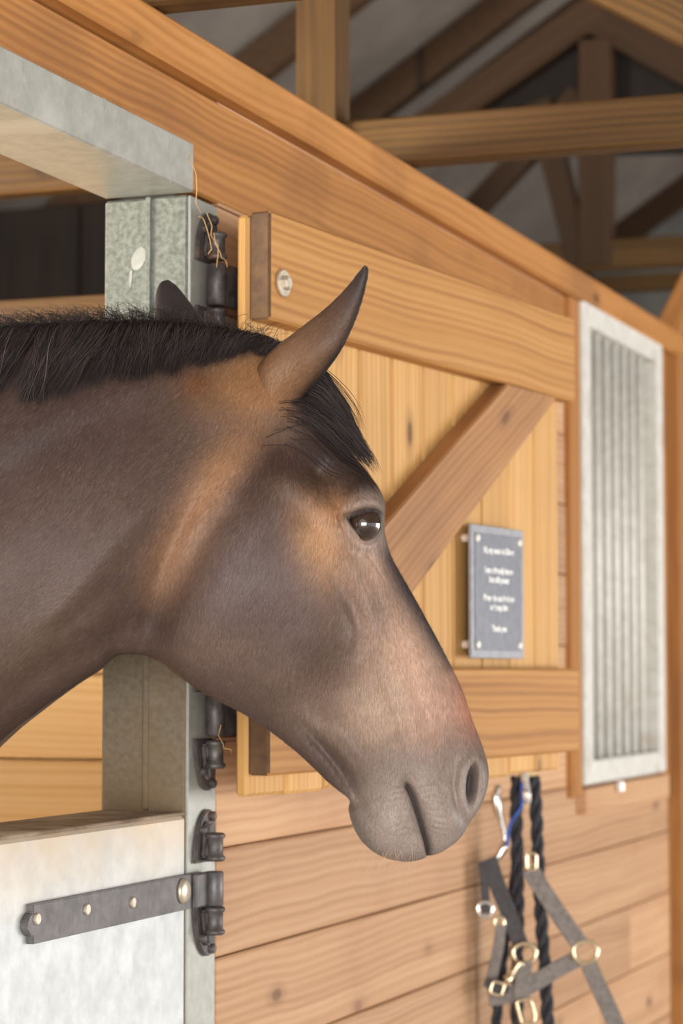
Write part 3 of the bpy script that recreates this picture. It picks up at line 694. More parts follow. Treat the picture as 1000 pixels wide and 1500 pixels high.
def crease(pts, sig, fade=0.3):
    d, t, s_ = poly_dist(smooth_pts(pts)); f = np.clip(t / fade, 0, 1) * np.clip((1 - t) / fade, 0, 1)
    return np.exp(-(d / sig) ** 2) * f, s_, t, d

D = np.zeros(pu.shape)                            # sculpting of the side surfaces, mm outwards
# cheek (masseter) plate standing proud of the throat
D += 11 * plateau([(418, 690), (352, 735), (300, 800), (262, 880), (244, 950), (262, 990), (330, 1022), (400, 1040), (450, 1010), (500, 965), (530, 930), (520, 860), (480, 790)], 46)
D -= 8 * g(226, 900, 28, 62, 0.25)                # hollow behind the jaw
D -= 3 * crease([(400, 700), (345, 740), (296, 795), (258, 870), (238, 940)], 20)[0]
D += 2.5 * crease([(395, 640), (340, 690), (290, 760), (250, 830)], 34)[0]     # wing of the atlas / parotid ridge
D += 5 * g(415, 572, 46, 42); D += 4 * g(330, 590, 50, 34, -0.5)                # wing of the atlas
D -= 4 * g(410, 640, 20, 34, 0.7)
# zygomatic arch and hollow above the eye
D += 6 * crease([(520, 800), (470, 745), (430, 712), (400, 690)], 17)[0]
D -= 9 * g(468, 690, 24, 17, 0.75)
D += 9 * g(535, 745, 30, 34)                      # orbit
D += 3 * crease([(500, 742), (518, 724), (545, 716), (566, 728)], 12)[0]
# facial crest
D += 5 * crease([(488, 800), (512, 830), (530, 864), (540, 905), (532, 935)], 15)[0]
D -= 7 * crease([(480, 830), (508, 875), (524, 915), (520, 950), (490, 968)], 13)[0]
D -= 4 * g(580, 905, 30, 55, -0.45)
D += 3 * crease([(556, 830), (585, 900), (622, 985), (655, 1060)], 16)[0]
D -= 1.6 * crease([(545, 950), (570, 1010), (590, 1070), (602, 1110)], 8)[0]
D += 1.2 * crease([(575, 960), (600, 1030), (616, 1090)], 8)[0]
D -= 1.0 * crease([(600, 980), (622, 1040), (632, 1090)], 8)[0]
# lower jaw bar and its groove
D -= 6.5 * crease([(430, 1045), (462, 1080), (500, 1125), (525, 1170), (545, 1200)], 9)[0]
D += 4.5 * crease([(470, 1060), (505, 1105), (535, 1150)], 13)[0]
D -= 3 * crease([(420, 1010), (460, 1045), (500, 1080)], 16)[0]
# muzzle
D += 5 * g(562, 1212, 34, 38); D += 5 * g(652, 1200, 20, 34, -0.2)
D -= 3.5 * g(660, 1120, 16, 44, 0.15)
cm, sd_, tm, dm = crease([(597, 1148), (606, 1166), (614, 1190), (622, 1216), (628, 1238), (631, 1258)], 4.0, 0.06)
mouth_d = dm
D -= 9 * np.exp(-(dm / 3.8) ** 2) * np.clip(tm / 0.05, 0.3, 1); D -= 4.5 * np.exp(-(dm / 11) ** 2)
for i in range(9):                                # wrinkles round the corner of the mouth
    a = 1150 + i * 8
    D += 0.7 * crease([(612 + i * 2.2, a), (630 + i * 2, a - 2 + i), (646 + i * 1.5, a + 6)], 2.6, 0.3)[0]
    D += 0.6 * crease([(596 + i * 2.0, a + 6), (580 + i * 1.5, a + 4), (566 + i, a + 12)], 2.6, 0.3)[0]
# nostril
ang = 0.10
x_, y_ = pu - 691, pv - 1148; ca, sa = math.cos(ang), math.sin(ang); na, nb_ = x_ * ca + y_ * sa, -x_ * sa + y_ * ca
qn = np.sqrt((na / 6.5) ** 2 + (nb_ / 29) ** 2)
D += 4 * np.exp(-((np.sqrt((na / 20) ** 2 + (nb_ / 42) ** 2) - 0.85) / 0.33) ** 2) * np.clip(sn[None, :] * 1.6, 0, 1)
D -= 15 * np.exp(-qn ** 3)
D -= 2.5 * crease([(672, 1110), (666, 1150), (674, 1195), (690, 1215)], 5)[0]
# neck
D += 6 * crease([(260, 640), (190, 760), (110, 900), (20, 1010)], 48)[0]
D -= 4.5 * crease([(235, 890), (150, 940), (60, 985), (-40, 1060)], 20)[0]
D -= 4 * crease([(200, 560), (120, 620), (20, 700), (-100, 800)], 40)[0]
D += 3 * crease([(330, 540), (200, 570), (60, 620), (-80, 670)], 26)[0]
D -= 3 * crease([(300, 700), (255, 790), (215, 870)], 14)[0]
D -= 2 * crease([(180, 840), (120, 900), (60, 940)], 14)[0]
for i in range(5): D += 0.6 * crease([(300 - i * 34, 640 + i * 46), (230 - i * 34, 730 + i * 40), (190 - i * 34, 800 + i * 30)], 16)[0]
# gentle irregular muscle
for i in range(70):
    D += rng.uniform(-0.7, 0.7) * g(rng.uniform(0, 660), rng.uniform(520, 1180), rng.uniform(14, 40), rng.uniform(14, 40), rng.uniform(0, 3))
D *= 1.55
# eye opening
EY = smooth_pts([(508, 760), (517, 757), (530, 753), (542, 752), (550, 755), (553, 765), (550, 778), (541, 785), (531, 784), (522, 778), (514, 769), (508, 760)], 5)
de, _, _ = poly_dist(EY, True); ine = inside(EY); sde = np.where(ine, de, -de)
up_ = np.clip((775 - pv) / 20, 0, 1)
D += (2.2 + 1.8 * up_) * np.exp(-((sde + 3.5) / 4.0) ** 2)
D -= 11 * np.clip((sde + 0.5) / 4.0, 0, 1)
D -= 2.2 * np.exp(-((sde + 13) / 3.5) ** 2) * (0.4 + 0.6 * up_)
D += 1.0 * np.exp(-((sde + 18) / 4) ** 2)
for i in range(4): D -= 0.7 * crease([(522 + i * 6, 797 + i * 3), (540 + i * 5, 812 + i * 6), (556 + i * 4, 838 + i * 8)], 2.4, 0.3)[0]

edge = np.clip(sn * 1.9, 0, 1)[None, :]
Wf = Wd + D / 1000 * edge
near = S0 + NN * Wf[..., None]
far = S0 - NN * Wf[..., None]

# coat colours plus painted shade by place on the animal (linear), shared by both sides
def lin(c): return np.array(srgb(*c)[:3])
C = np.ones(pu.shape + (3,)) * lin((84, 66, 58))
def paint(wt, col): 
    global C
    wt = np.clip(wt, 0, 1)[..., None]; C = C * (1 - wt) + lin(col) * wt
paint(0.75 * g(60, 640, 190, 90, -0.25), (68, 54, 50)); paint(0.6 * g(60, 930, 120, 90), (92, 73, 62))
paint(0.6 * g(170, 760, 120, 90), (86, 68, 59)); paint(0.7 * g(232, 905, 26, 60, 0.2), (62, 49, 43))  # last patch is shade painted into the hollow behind the jaw
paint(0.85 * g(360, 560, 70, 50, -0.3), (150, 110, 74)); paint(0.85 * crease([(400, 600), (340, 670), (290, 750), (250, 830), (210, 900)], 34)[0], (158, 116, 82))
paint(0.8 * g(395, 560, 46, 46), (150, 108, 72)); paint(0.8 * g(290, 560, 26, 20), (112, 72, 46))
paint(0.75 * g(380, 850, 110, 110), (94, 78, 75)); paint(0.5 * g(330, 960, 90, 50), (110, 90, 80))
paint(0.8 * crease([(420, 650), (380, 700), (330, 745)], 18)[0], (70, 50, 42))  # shadow line painted along the back edge of the cheek
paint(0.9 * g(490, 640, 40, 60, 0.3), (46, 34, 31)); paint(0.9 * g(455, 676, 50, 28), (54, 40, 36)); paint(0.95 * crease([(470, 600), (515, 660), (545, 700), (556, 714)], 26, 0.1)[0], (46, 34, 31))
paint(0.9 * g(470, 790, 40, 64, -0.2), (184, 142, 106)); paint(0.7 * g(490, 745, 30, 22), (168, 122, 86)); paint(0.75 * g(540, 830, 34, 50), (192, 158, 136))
paint(0.5 * g(520, 900, 26, 50), (112, 96, 90))  # shade beside the facial crest, painted in
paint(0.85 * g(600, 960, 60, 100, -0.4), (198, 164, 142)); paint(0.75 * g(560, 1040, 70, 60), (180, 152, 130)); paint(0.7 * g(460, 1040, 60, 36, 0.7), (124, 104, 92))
paint(1.0 * crease([(568, 786), (588, 838), (616, 888), (648, 944), (668, 980)], 17, 0.05)[0], (64, 58, 60))  # dark strip along the side of the nose bridge
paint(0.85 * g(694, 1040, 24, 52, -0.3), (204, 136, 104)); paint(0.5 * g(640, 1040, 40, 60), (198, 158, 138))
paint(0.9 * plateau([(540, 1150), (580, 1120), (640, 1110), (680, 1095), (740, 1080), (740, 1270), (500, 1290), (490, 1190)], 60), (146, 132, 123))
paint(0.5 * g(545, 1215, 40, 40), (132, 120, 113)); paint(0.8 * crease([(430, 1050), (480, 1110), (520, 1160)], 12)[0], (92, 78, 72))  # lower jaw groove darkened with painted shade
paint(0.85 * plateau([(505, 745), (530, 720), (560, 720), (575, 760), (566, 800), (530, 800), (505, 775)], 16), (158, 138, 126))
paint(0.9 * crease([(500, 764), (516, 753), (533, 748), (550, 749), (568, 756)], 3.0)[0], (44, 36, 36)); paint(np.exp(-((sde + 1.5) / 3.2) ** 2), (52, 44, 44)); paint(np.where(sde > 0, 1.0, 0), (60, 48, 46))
paint(0.9 * np.exp(-qn ** 3), (60, 50, 50)); paint(0.85 * np.exp(-(dm / 3.0) ** 2), (56, 46, 45))  # dark nostril skin; mouth line deepened by painted shade
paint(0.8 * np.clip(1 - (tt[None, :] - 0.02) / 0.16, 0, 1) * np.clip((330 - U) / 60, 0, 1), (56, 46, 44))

# body mesh: rings closed round the animal
near_f = near.reshape(-1, 3); nk = K + 1
farn = far[:, 1:-1].reshape(-1, 3)
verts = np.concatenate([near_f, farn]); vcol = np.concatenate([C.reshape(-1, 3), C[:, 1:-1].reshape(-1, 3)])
i0 = (np.arange(NR - 1)[:, None] * nk + np.arange(K)[None, :])
fn = np.stack([i0, i0 + 1, i0 + nk + 1, i0 + nk], -1).reshape(-1, 4)
base = NR * nk
def fid(r, k):  # far index with shared top/bottom vertices
    out = base + r * (nk - 2) + (k - 1)
    out = np.where(k == 0, r * nk, out); return np.where(k == K, r * nk + K, out)
rr_, kk_ = np.meshgrid(np.arange(NR - 1), np.arange(K), indexing='ij')
ff = np.stack([fid(rr_, kk_), fid(rr_ + 1, kk_), fid(rr_ + 1, kk_ + 1), fid(rr_, kk_ + 1)], -1).reshape(-1, 4)
faces = [fn, ff]; allv = [verts]; allc = [vcol]; nv = len(verts)
def add_grid(P, Cc, closed_v=True):
    """P (n, m, 3) tube-like grid joined into the body mesh"""
    global nv
    n, m = P.shape[:2]; idx = nv + np.arange(n * m).reshape(n, m); nx = np.roll(idx, -1, 1)
    faces.append(np.stack([idx[:-1], nx[:-1], nx[1:], idx[1:]], -1).reshape(-1, 4))
    allv.append(P.reshape(-1, 3)); allc.append(np.broadcast_to(Cc, P.shape).reshape(-1, 3)); nv += n * m
def ear(left, right, doff, tilt, bulge0, cback, crim, cin, n=60, m=48):
    Lp = np.array(bez(left, 10)); Rp = np.array(bez(right, 10)); s = np.linspace(0, 1, n)
    Lp = np.stack([np.interp(s, np.linspace(0, 1, len(Lp)), Lp[:, i]) for i in range(2)], 1)
    Rp = np.stack([np.interp(s, np.linspace(0, 1, len(Rp)), Rp[:, i]) for i in range(2)], 1)
    P = np.zeros((n, m, 3)); Cc = np.zeros((n, m, 3)); h = m // 2
    for i in range(n):
        wpx = np.hypot(*(Rp[i] - Lp[i])); wm = wpx * MPP
        off = np.interp(s[i], [0, 0.25, 1], doff)
        for j in range(m):
            bulge = bulge0 * np.interp(s[i], [0, 0.2, 0.45, 1], [0.08, 0.45, 1, 1])
            if j < h: f = j / h; bz = -bulge * math.sin(math.pi * min(max(f, 0), 1)) ** 0.8
            else: f = 1 - (j - h) / h; bz = -bulge * 0.55 * math.sin(math.pi * f) ** 0.8 + (0.10 if s[i] < 0.5 else 0.06) * math.sin(math.pi * f)
            fe = 0.5 - 0.5 * math.cos(math.pi * f)
            q = Lp[i] * (1 - fe) + Rp[i] * fe
            off2 = np.interp(s[i], [0, 0.3, 0.5], [1.0, 0.5, 0.0]) * (0.024 * max(0, 1 - 2 * fe) ** 1.4 + 0.032 * max(0, 2 * fe - 1) ** 2.4)
            d = sheet_d(q[0]) + off + off2 + wm * (bz - tilt * (fe - 0.5))
            P[i, j] = PD(q[0], q[1], d)
            rim = max(math.exp(-((1 - fe) / 0.15) ** 2), 0.8 * max(0, (s[i] - 0.8) / 0.2))
            sc_ = min(1, s[i] * 1.25) ** 0.8; c = lin(cback[0]) * (1 - sc_) + lin(cback[1]) * sc_
            Cc[i, j] = (c * (1 - rim) + lin(crim) * rim) if j < h else lin(cin)
    add_grid(P, Cc); EARS.append((P, Cc, h))
EARS = []
ear([(330, 602), (356, 566), (382, 530), (404, 508), (440, 480), (476, 452), (505, 424), (524, 401), (531, 394)],
    [(420, 640), (434, 606), (450, 578), (474, 549), (500, 512), (519, 472), (531, 436), (537, 408), (537, 396)],
    [-0.048, -0.070, -0.088], 0.30, 0.36, ((146, 106, 74), (56, 45, 42)), (30, 26, 26), (50, 40, 38))
ear([(240, 640), (232, 560), (228, 500), (227, 460), (228, 432), (234, 415), (243, 410)],
    [(400, 640), (370, 575), (330, 515), (300, 472), (276, 440), (260, 420), (247, 410)],
    [0.03, 0.06, 0.075], -0.2, 0.3, ((44, 36, 36), (44, 36, 36)), (36, 30, 30), (40, 34, 34))
# legs, hidden behind the half door
def leg(u, wside, hind):
    P = []; root = S(np.array(u), np.array(1500.0)) + Nrm(np.array(float(u))) * wside
    ax = (S(np.array(u - 200.0), np.array(985.0)) - S(np.array(u + 200.0), np.array(985.0))); ax[2] = 0; ax /= np.linalg.norm(ax)
    prof = [(1.02, 0, .13), (0.85, 0, .12), (0.66, .02 if hind else 0, .075), (0.5, .06 if hind else -.005, .055), (0.44, .07 if hind else 0, .05), (0.3, .05 if hind else 0.01, .036), (0.16, .04 if hind else .01, .036), (0.12, .03 if hind else 0, .045), (0.07, 0, .05), (0.06, 0, .056), (0.0, -.01, .066)]
    for z, fwd, r in prof:
        c = np.array([root[0], root[1], z]) + ax * fwd
        P.append([c + r * np.array([math.cos(a), math.sin(a), 0]) for a in np.linspace(0, 2 * math.pi, 16, endpoint=False)])
    P.append([np.array([root[0], root[1], 0.0]) - ax * .01 + 0.001 * np.array([math.cos(a), math.sin(a), 0]) for a in np.linspace(0, 2 * math.pi, 16, endpoint=False)])
    add_grid(np.array(P), lin((60, 48, 44)))
for u, hind in ((-640, 0), (-2330, 1)):
    for sd in (-1, 1): leg(float(u), 0.13 * sd, hind)

def coat_mat(name, rough=0.5, noise=0.35):
    m, nt, B, N, L = newmat(name)
    at = N('ShaderNodeAttribute'); at.attribute_name = 'coat'
    tc = N('ShaderNodeTexCoord'); mp = N('ShaderNodeMapping'); mp.inputs['Scale'].default_value = (420, 420, 110)
    mp.inputs['Rotation'].default_value = (0.35, 0.3, 0.0)
    nz = N('ShaderNodeTexNoise'); nz.inputs['Scale'].default_value = 1.0; nz.inputs['Detail'].default_value = 4
    L(tc.outputs['Object'], mp.inputs['Vector']); L(mp.outputs[0], nz.inputs['Vector'])
    n2 = N('ShaderNodeTexNoise'); n2.inputs['Scale'].default_value = 28; n2.inputs['Detail'].default_value = 4; L(tc.outputs['Object'], n2.inputs['Vector'])
    ad = N('ShaderNodeMath'); ad.operation = 'ADD'; L(nz.outputs[0], ad.inputs[0]); L(n2.outputs[0], ad.inputs[1])
    mr = N('ShaderNodeMapRange'); mr.inputs[1].default_value = 0.6; mr.inputs[2].default_value = 1.4; mr.inputs[3].default_value = 1 - noise; mr.inputs[4].default_value = 1 + noise
    L(ad.outputs[0], mr.inputs[0])
    mu = N('ShaderNodeVectorMath'); mu.operation = 'SCALE'; L(at.outputs['Color'], mu.inputs[0]); L(mr.outputs[0], mu.inputs['Scale'])
    L(mu.outputs[0], B.inputs['Base Color']); B.inputs['Roughness'].default_value = rough; B.inputs['Specular IOR Level'].default_value = 0.25
    B.inputs['Sheen Weight'].default_value = 0.05; B.inputs['Sheen Roughness'].default_value = 0.4; B.inputs['Sheen Tint'].default_value = (1, 0.95, 0.9, 1)
    bp = N('ShaderNodeBump'); bp.inputs['Strength'].default_value = 0.22; bp.inputs['Distance'].default_value = 0.0015
    L(nz.outputs[0], bp.inputs['Height']); L(bp.outputs[0], B.inputs['Normal'])
    return m
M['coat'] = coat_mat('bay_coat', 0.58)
horse = empty('horse', (float(S(np.array(-900.0), np.array(985.0))[0]), float(S(np.array(-900.0), np.array(985.0))[1]), 0.0))
tag(horse, 'dark bay horse leaning head and neck out over the half door', 'horse')
def np_mesh(name, V_, F_, col, mat, parent, smooth=True):
    me = bpy.data.meshes.new(name); me.vertices.add(len(V_)); me.vertices.foreach_set('co', np.asarray(V_, np.float32).ravel())
    n = F_.shape[1]; me.loops.add(F_.size); me.polygons.add(len(F_))
    me.loops.foreach_set('vertex_index', F_.astype(np.int32).ravel())
    me.polygons.foreach_set('loop_start', np.arange(len(F_), dtype=np.int32) * n); me.polygons.foreach_set('loop_total', np.full(len(F_), n, np.int32))
    me.update(calc_edges=True); me.validate()
    if smooth: me.polygons.foreach_set('use_smooth', np.ones(len(F_), bool))
    if col is not None:
        a = me.color_attributes.new('coat', 'FLOAT_COLOR', 'POINT')
        a.data.foreach_set('color', np.concatenate([col, np.ones((len(col), 1))], 1).astype(np.float32).ravel())
    me.materials.append(mat)
    return link(bpy.data.objects.new(name, me), parent)
allv = np.concatenate(allv); allc = np.concatenate(allc); allf = np.concatenate(faces)
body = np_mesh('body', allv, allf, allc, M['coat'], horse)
bmx = bmesh.new(); bmx.from_mesh(body.data); bmesh.ops.recalc_face_normals(bmx, faces=bmx.faces); bmx.to_mesh(body.data); bmx.free()

# eyes
def surf(u, v):
    i = np.argmin((pu - u) ** 2 + (pv - v) ** 2); return np.unravel_index(i, pu.shape)
m, nt, B, N, L = newmat('eye'); 
tcx = N('ShaderNodeTexCoord'); nzx = N('ShaderNodeTexNoise'); nzx.inputs['Scale'].default_value = 60; L(tcx.outputs['Object'], nzx.inputs['Vector'])
crx = ramp(nt, [(0.3, srgb(30, 20, 16)), (0.7, srgb(58, 38, 28))]); L(nzx.outputs[0], crx.inputs[0]); L(crx.outputs[0], B.inputs['Base Color'])
B.inputs['Roughness'].default_value = 0.05; B.inputs['Coat Weight'].default_value = 1.0; B.inputs['Coat Roughness'].default_value = 0.01
M['eye'] = m
r_, k2 = surf(533, 768); Wf0 = Wd[r_, k2] + 0.014
for sgn in (1, -1):
    c = S0[r_, k2] + NN[r_, k2] * sgn * (Wf0 - 0.0165)
    bm = bmesh.new(); bmesh.ops.create_uvsphere(bm, u_segments=40, v_segments=24, radius=0.0185); bmesh.ops.translate(bm, vec=c, verts=bm.verts)
    from_bm('eye', bm, M['eye'], horse, True)

# hair
def strands(name, P, rad, col, parent, mat):
    """P (n, k, 3) strand points -> one mesh of tapered three-sided hairs"""
    n, k = P.shape[:2]
    T = np.gradient(P, axis=1); T /= np.linalg.norm(T, axis=2, keepdims=True) + 1e-9
    ref = np.broadcast_to(np.array([0.3, 0.5, 0.81]), T.shape); a = np.cross(T, ref); a /= np.linalg.norm(a, axis=2, keepdims=True) + 1e-9; b = np.cross(T, a)
    tp = rad[:, None] * np.interp(np.linspace(0, 1, k), [0, 0.6, 1], [1, 0.85, 0.12])[None, :]
    V_ = np.stack([P + (a * math.cos(q) + b * math.sin(q)) * tp[..., None] for q in (0, 2.094, 4.189)], 2)
    idx = np.arange(n * k * 3).reshape(n, k, 3); nx = np.roll(idx, -1, 2)
    F_ = np.stack([idx[:, :-1], nx[:, :-1], nx[:, 1:], idx[:, 1:]], -1).reshape(-1, 4)
    cc = np.repeat(col, k * 3, axis=0)
    o = np_mesh(name, V_.reshape(-1, 3), F_, cc, mat, parent); tag(o, kind='stuff'); return o
def hair_mat(name, rough):
    m, nt, B, N, L = newmat(name); at = N('ShaderNodeAttribute'); at.attribute_name = 'coat'
    tc = N('ShaderNodeTexCoord'); nz = N('ShaderNodeTexNoise'); nz.inputs['Scale'].default_value = 40; L(tc.outputs['Object'], nz.inputs['Vector'])
    mr = N('ShaderNodeMapRange'); mr.inputs[3].default_value = 0.8; mr.inputs[4].default_value = 1.2; L(nz.outputs[0], mr.inputs[0])
    mu = N('ShaderNodeVectorMath'); mu.operation = 'SCALE'; L(at.outputs['Color'], mu.inputs[0]); L(mr.outputs[0], mu.inputs['Scale'])
    L(mu.outputs[0], B.inputs['Base Color']); B.inputs['Roughness'].default_value = rough; B.inputs['Specular IOR Level'].default_value = 0.25; return m
M['hair'] = hair_mat('mane_hair', 0.45)
gn = np.cross(np.gradient(near, axis=1), np.gradient(near, axis=0)); gn /= np.linalg.norm(gn, axis=2, keepdims=True) + 1e-9
gn *= np.sign(np.sum(gn * NN, -1, keepdims=True) + 1e-6)
gn[:, :4] = (np.array([0, 0, 1.0]) * 0.9 + NN[:, :4] * 0.2); gn /= np.linalg.norm(gn, axis=2, keepdims=True)
topu = ctrl[:, 0]
def samp(A, r, k):
    r = np.clip(r, 0, NR - 1.001); k = np.clip(k, 0, K - 0.001); r0 = r.astype(int); k0 = k.astype(int); fr_ = (r - r0)[..., None]; fk = (k - k0)[..., None]
    return (A[r0, k0] * (1 - fr_) + A[r0 + 1, k0] * fr_) * (1 - fk) + (A[r0, k0 + 1] * (1 - fr_) + A[r0 + 1, k0 + 1] * fr_) * fk
hr = np.where((topu > -700) & (topu < 412))[0]; r_lo, r_hi = hr[0], hr[-1]
n, k = 12000, 9
ru = rng.uniform(-500, 408, n) ** 1; rr0 = np.interp(ru, topu[r_lo - 2:r_hi + 3], np.arange(r_lo - 2, r_hi + 3))
s = np.linspace(0, 1, k)[None, :]
tend = np.interp(ru, [-500, 0, 130, 260, 330, 396], [0.235, 0.222, 0.21, 0.160, 0.115, 0.05]) * rng.uniform(0.62, 1.06, n)
ts = np.clip(tend[:, None] * s, 0, 0.4); kk2 = np.arccos(1 - 2 * ts) / math.pi * K
cl = np.round(ru / 9).astype(int) + 100; clr = rng.normal(0, 1, 400)[cl]; tend *= 1 + 0.05 * rng.normal(0, 1, 400)[cl]
ts = np.clip(tend[:, None] * s, 0, 0.4); kk2 = np.arccos(1 - 2 * ts) / math.pi * K
drift = (rng.normal(0, 2.0, n)[:, None] + 3.5 * clr[:, None] + 0 * rng.normal(0, 3.0, n)[:, None] - np.interp(ru, [-500, 100, 396], [2, 6, 3])[:, None]) * s ** 1.3 + rng.normal(0, 0.5, (n, 1)) * np.sin(s * 6)
R_ = rr0[:, None] + drift
lift = (0.003 + rng.uniform(0, 0.013, n)[:, None] * np.sin(np.pi * np.clip(s * 0.85 + 0.12, 0, 1)) + 0.002 * s)
P = samp(near, R_, kk2) + samp(gn, R_, kk2) * lift[..., None]
wroot = rng.uniform(-0.02, 0.006, n)
P += samp(NN, R_, kk2) * (wroot[:, None] * (1 - s) ** 2)[..., None]
base_c = np.array([lin((50, 42, 42)), lin((66, 55, 52)), lin((36, 31, 32))])
cc = base_c[rng.integers(0, 3, n)] * rng.uniform(0.8, 1.2, (n, 1))
strands('mane', P, rng.uniform(0.0003, 0.0006, n), cc, horse, M['hair'])
# upstanding flyaway hairs along the crest
n, k = 2600, 7
s = np.linspace(0, 1, k)[None, :]; ru = rng.uniform(-300, 400, n); rr0 = np.interp(ru, topu[r_lo - 2:r_hi + 3], np.arange(r_lo - 2, r_hi + 3))
P0 = samp(near, rr0, rng.uniform(0, 14, n)) + np.array([0, 0, 0.002])
ln = rng.uniform(0.014, 0.058, n)[:, None]; ang_ = rng.normal(0.5, 0.55, n)[:, None]
x = -np.sin(ang_) * s * ln * 1.2; z = ln * (np.cos(ang_) * s - 0.55 * s ** 2)
P = P0[:, None, :] + RT * x[..., None] + np.array([0, 0, 1.0]) * z[..., None] + samp(NN, rr0, np.zeros(n))[:, None, :] * (rng.normal(0, 0.012, n)[:, None] * s)[..., None]
strands('mane', P, rng.uniform(0.00018, 0.00032, n), base_c[rng.integers(0, 3, n)], horse, M['hair'])
# forelock
n, k = 900, 10
s = np.linspace(0, 1, k); A = np.array([(418, 512), (452, 545), (480, 585), (500, 622), (512, 655)], float)
path = np.array(bez(A, 8)); pth = np.stack([np.interp(s, np.linspace(0, 1, len(path)), path[:, i]) for i in range(2)], 1)
L_ = rng.uniform(0.45, 1.0, n)[:, None]
sp = np.linspace(0, 1, len(path)); ss = s[None, :] * L_
pu_, pv_ = np.interp(ss, sp, path[:, 0]), np.interp(ss, sp, path[:, 1])
jit = rng.normal(0, 1, n)[:, None]
side = rng.uniform(-0.035, 0.05, n)[:, None]
bulge_ = np.abs(rng.normal(0, 1, n))[:, None] * 9 * np.sin(np.pi * np.clip(ss, 0, 1) * 0.8)
Q = S(pu_ - 6 + jit * 5 * ss + bulge_ * 0.85 + 6 * ss, pv_ - bulge_ * 0.4 + rng.normal(0, 6, n)[:, None] * ss) + Nrm(pu_) * (side * (0.5 + 0.6 * ss))[..., None]
strands('forelock', Q, rng.uniform(0.00028, 0.0005, n), base_c[rng.integers(0, 3, n)] * 0.95, horse, M['hair'])
n, k = 2600, 9
s = np.linspace(0, 1, k)[None, :]; fi = np.where((topu > 420) & (topu < 560))[0]
u0 = rng.uniform(424, 462, n); u1 = u0 + rng.uniform(30, 78, n)
fr0 = np.interp(u0, topu[fi], fi); fr1 = np.interp(u1, topu[fi], fi)
R_ = fr0[:, None] + (fr1 - fr0)[:, None] * s; kq = np.abs(rng.normal(0, 20, n))[:, None] * (1 - 0.35 * s) + 3
lf = rng.uniform(0.002, 0.014, n)[:, None] * (0.6 + 0.6 * np.sin(np.pi * s * 0.9))
fwd = RT * 0.8 + np.array([0, 0, 0.35])
P = samp(near, R_, kq) + samp(gn, R_, kq) * (lf * 0.4)[..., None] + fwd * lf[..., None]
strands('forelock', P, rng.uniform(0.00025, 0.00045, n), base_c[rng.integers(0, 3, n)] * 0.95, horse, M['hair'])
# chin whiskers and fine muzzle hairs
n, k = 60, 7
s = np.linspace(0, 1, k)[None, :]
ids = [surf(rng.uniform(518, 610), rng.uniform(1240, 1266)) for _ in range(n)]
P0 = np.array([near[i] for i in ids]); G0 = np.array([gn[i] for i in ids]); ln = rng.uniform(0.012, 0.034, n)[:, None]
P = P0[:, None, :] + (G0 * 0.45)[:, None, :] * (ln * s)[..., None] + np.array([0, 0, -1.0]) * (ln * (0.7 * s + 0.3 * s ** 2))[..., None] - RT * (rng.normal(0.25, 0.3, n)[:, None] * ln * s)[..., None]
strands('whiskers', P, np.full(n, 0.00012), np.tile(lin((206, 176, 146)), (n, 1)), horse, M['hair'])

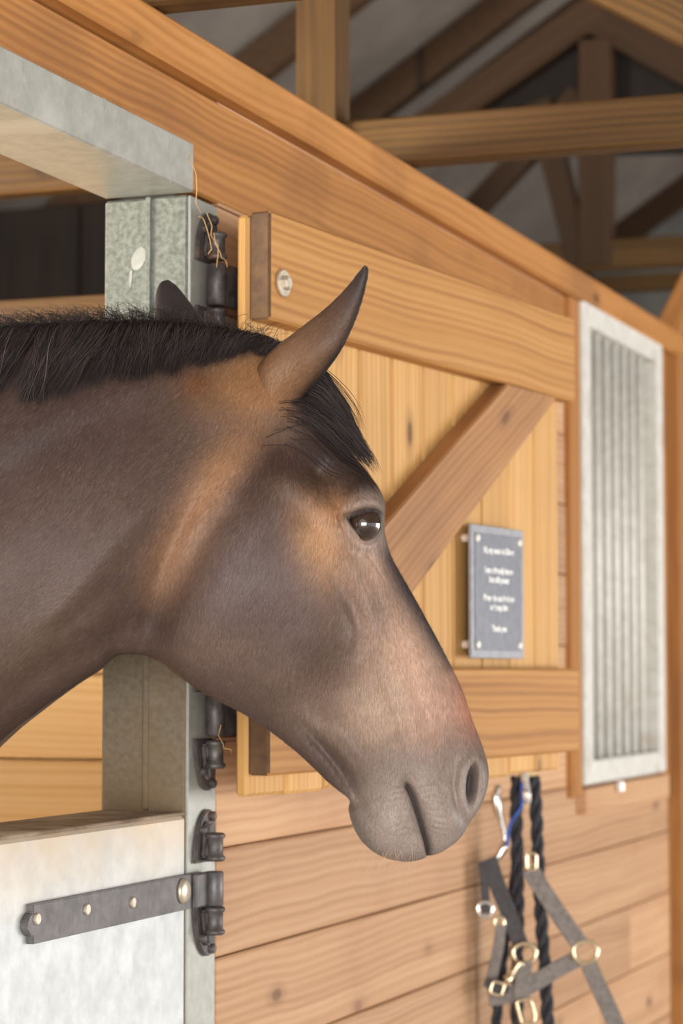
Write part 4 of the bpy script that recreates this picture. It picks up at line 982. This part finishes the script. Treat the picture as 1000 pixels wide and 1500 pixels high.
# short coat hair over head and neck
def coat_hair(Psurf, G, cnt_):
    ok = np.argwhere((pu[:-1, :-1] > -60) & (sn[None, :-1] > 0.05) & (sde[:-1, :-1] < -4) & (qn[:-1, :-1] > 1.2))
    area_ = np.linalg.norm(np.cross(Psurf[1:, :-1] - Psurf[:-1, :-1], Psurf[:-1, 1:] - Psurf[:-1, :-1]), axis=-1)
    wgt = area_[ok[:, 0], ok[:, 1]]; pick = ok[rng.choice(len(ok), cnt_, p=wgt / wgt.sum())]
    a, b = rng.uniform(0, 1, cnt_), rng.uniform(0, 1, cnt_)
    rf, kf_ = pick[:, 0] + a, pick[:, 1] + b
    P0 = samp(Psurf, rf, kf_); Gn = samp(G, rf, kf_); col = samp(C, rf, kf_)
    qu, qv = samp(pu[..., None], rf, kf_)[:, 0], samp(pv[..., None], rf, kf_)[:, 0]
    # direction of lie: down the face, back along jaw and neck
    ang2 = np.interp(qu, [0, 200, 330, 480, 650], [2.25, 2.2, 2.0, 1.75, 1.45]) + 0.25 * np.sin(qu / 60) * np.cos(qv / 70) + rng.normal(0, 0.16, cnt_)
    flow = RT * np.cos(ang2)[:, None] - UP * np.sin(ang2)[:, None]
    flow = flow - Gn * np.sum(flow * Gn, 1, keepdims=True); flow /= np.linalg.norm(flow, axis=1, keepdims=True) + 1e-9
    sidev = np.cross(flow, Gn)
    muz = np.clip((qv - 1080) / 80, 0, 1) * np.clip((qu - 520) / 40, 0, 1)
    ln = rng.uniform(0.0045, 0.0085, cnt_) * (1 - 0.6 * muz); wd = rng.uniform(0.00018, 0.00032, cnt_)
    tip = P0 + flow * ln[:, None] + Gn * (ln * rng.uniform(0.10, 0.26, cnt_))[:, None]
    V_ = np.stack([P0 - sidev * wd[:, None] + Gn * 0.0001, P0 + sidev * wd[:, None] + Gn * 0.0001, tip], 1).reshape(-1, 3)
    cc = np.repeat(col * rng.uniform(0.72, 1.38, (cnt_, 1)), 3, axis=0)
    return V_, cc
V1, c1_ = coat_hair(near, gn, 170000)
gf = np.cross(np.gradient(far, axis=1), np.gradient(far, axis=0)); gf /= np.linalg.norm(gf, axis=2, keepdims=True) + 1e-9; gf *= np.sign(-np.sum(gf * NN, -1, keepdims=True) + 1e-6)
V2, c2_ = coat_hair(far, gf, 30000)
Vh = np.concatenate([V1, V2]); co = np_mesh('coat_hair', Vh, np.arange(len(Vh)).reshape(-1, 3), np.concatenate([c1_, c2_]), M['hair'], horse, False)
tag(co, kind='stuff')

Pe, Ce, he = EARS[0]                              # hair on the back of the near ear
ne = np.cross(np.gradient(Pe, axis=1), np.gradient(Pe, axis=0)); ne /= np.linalg.norm(ne, axis=2, keepdims=True) + 1e-9
ne *= np.sign(np.sum(ne * (CAM - Pe), -1, keepdims=True) + 1e-9)
q = 11000; ii = rng.uniform(1, Pe.shape[0] - 3, q); jj = rng.uniform(1, he - 1, q); i0_, j0_ = ii.astype(int), jj.astype(int)
fa, fb = (ii - i0_)[:, None], (jj - j0_)[:, None]
P0 = (Pe[i0_, j0_] * (1 - fa) + Pe[i0_ + 1, j0_] * fa) * (1 - fb) + (Pe[i0_, j0_ + 1] * (1 - fa) + Pe[i0_ + 1, j0_ + 1] * fa) * fb
ax_ = Pe[i0_ + 1, j0_] - Pe[i0_, j0_]; ax_ /= np.linalg.norm(ax_, axis=1, keepdims=True); G0 = ne[i0_, j0_]; sv = np.cross(ax_, G0)
fl = ax_ + sv * rng.normal(0, 0.15, (q, 1)); ln = rng.uniform(0.004, 0.008, q)[:, None]
Vq = np.stack([P0 - sv * 0.00022, P0 + sv * 0.00022, P0 + fl * ln + G0 * ln * rng.uniform(0.08, 0.22, (q, 1))], 1).reshape(-1, 3)
eo = np_mesh('ear_hair', Vq, np.arange(len(Vq)).reshape(-1, 3), np.repeat(Ce[i0_, j0_] * rng.uniform(0.7, 1.35, (q, 1)), 3, axis=0), M['hair'], horse, False); tag(eo, kind='stuff')
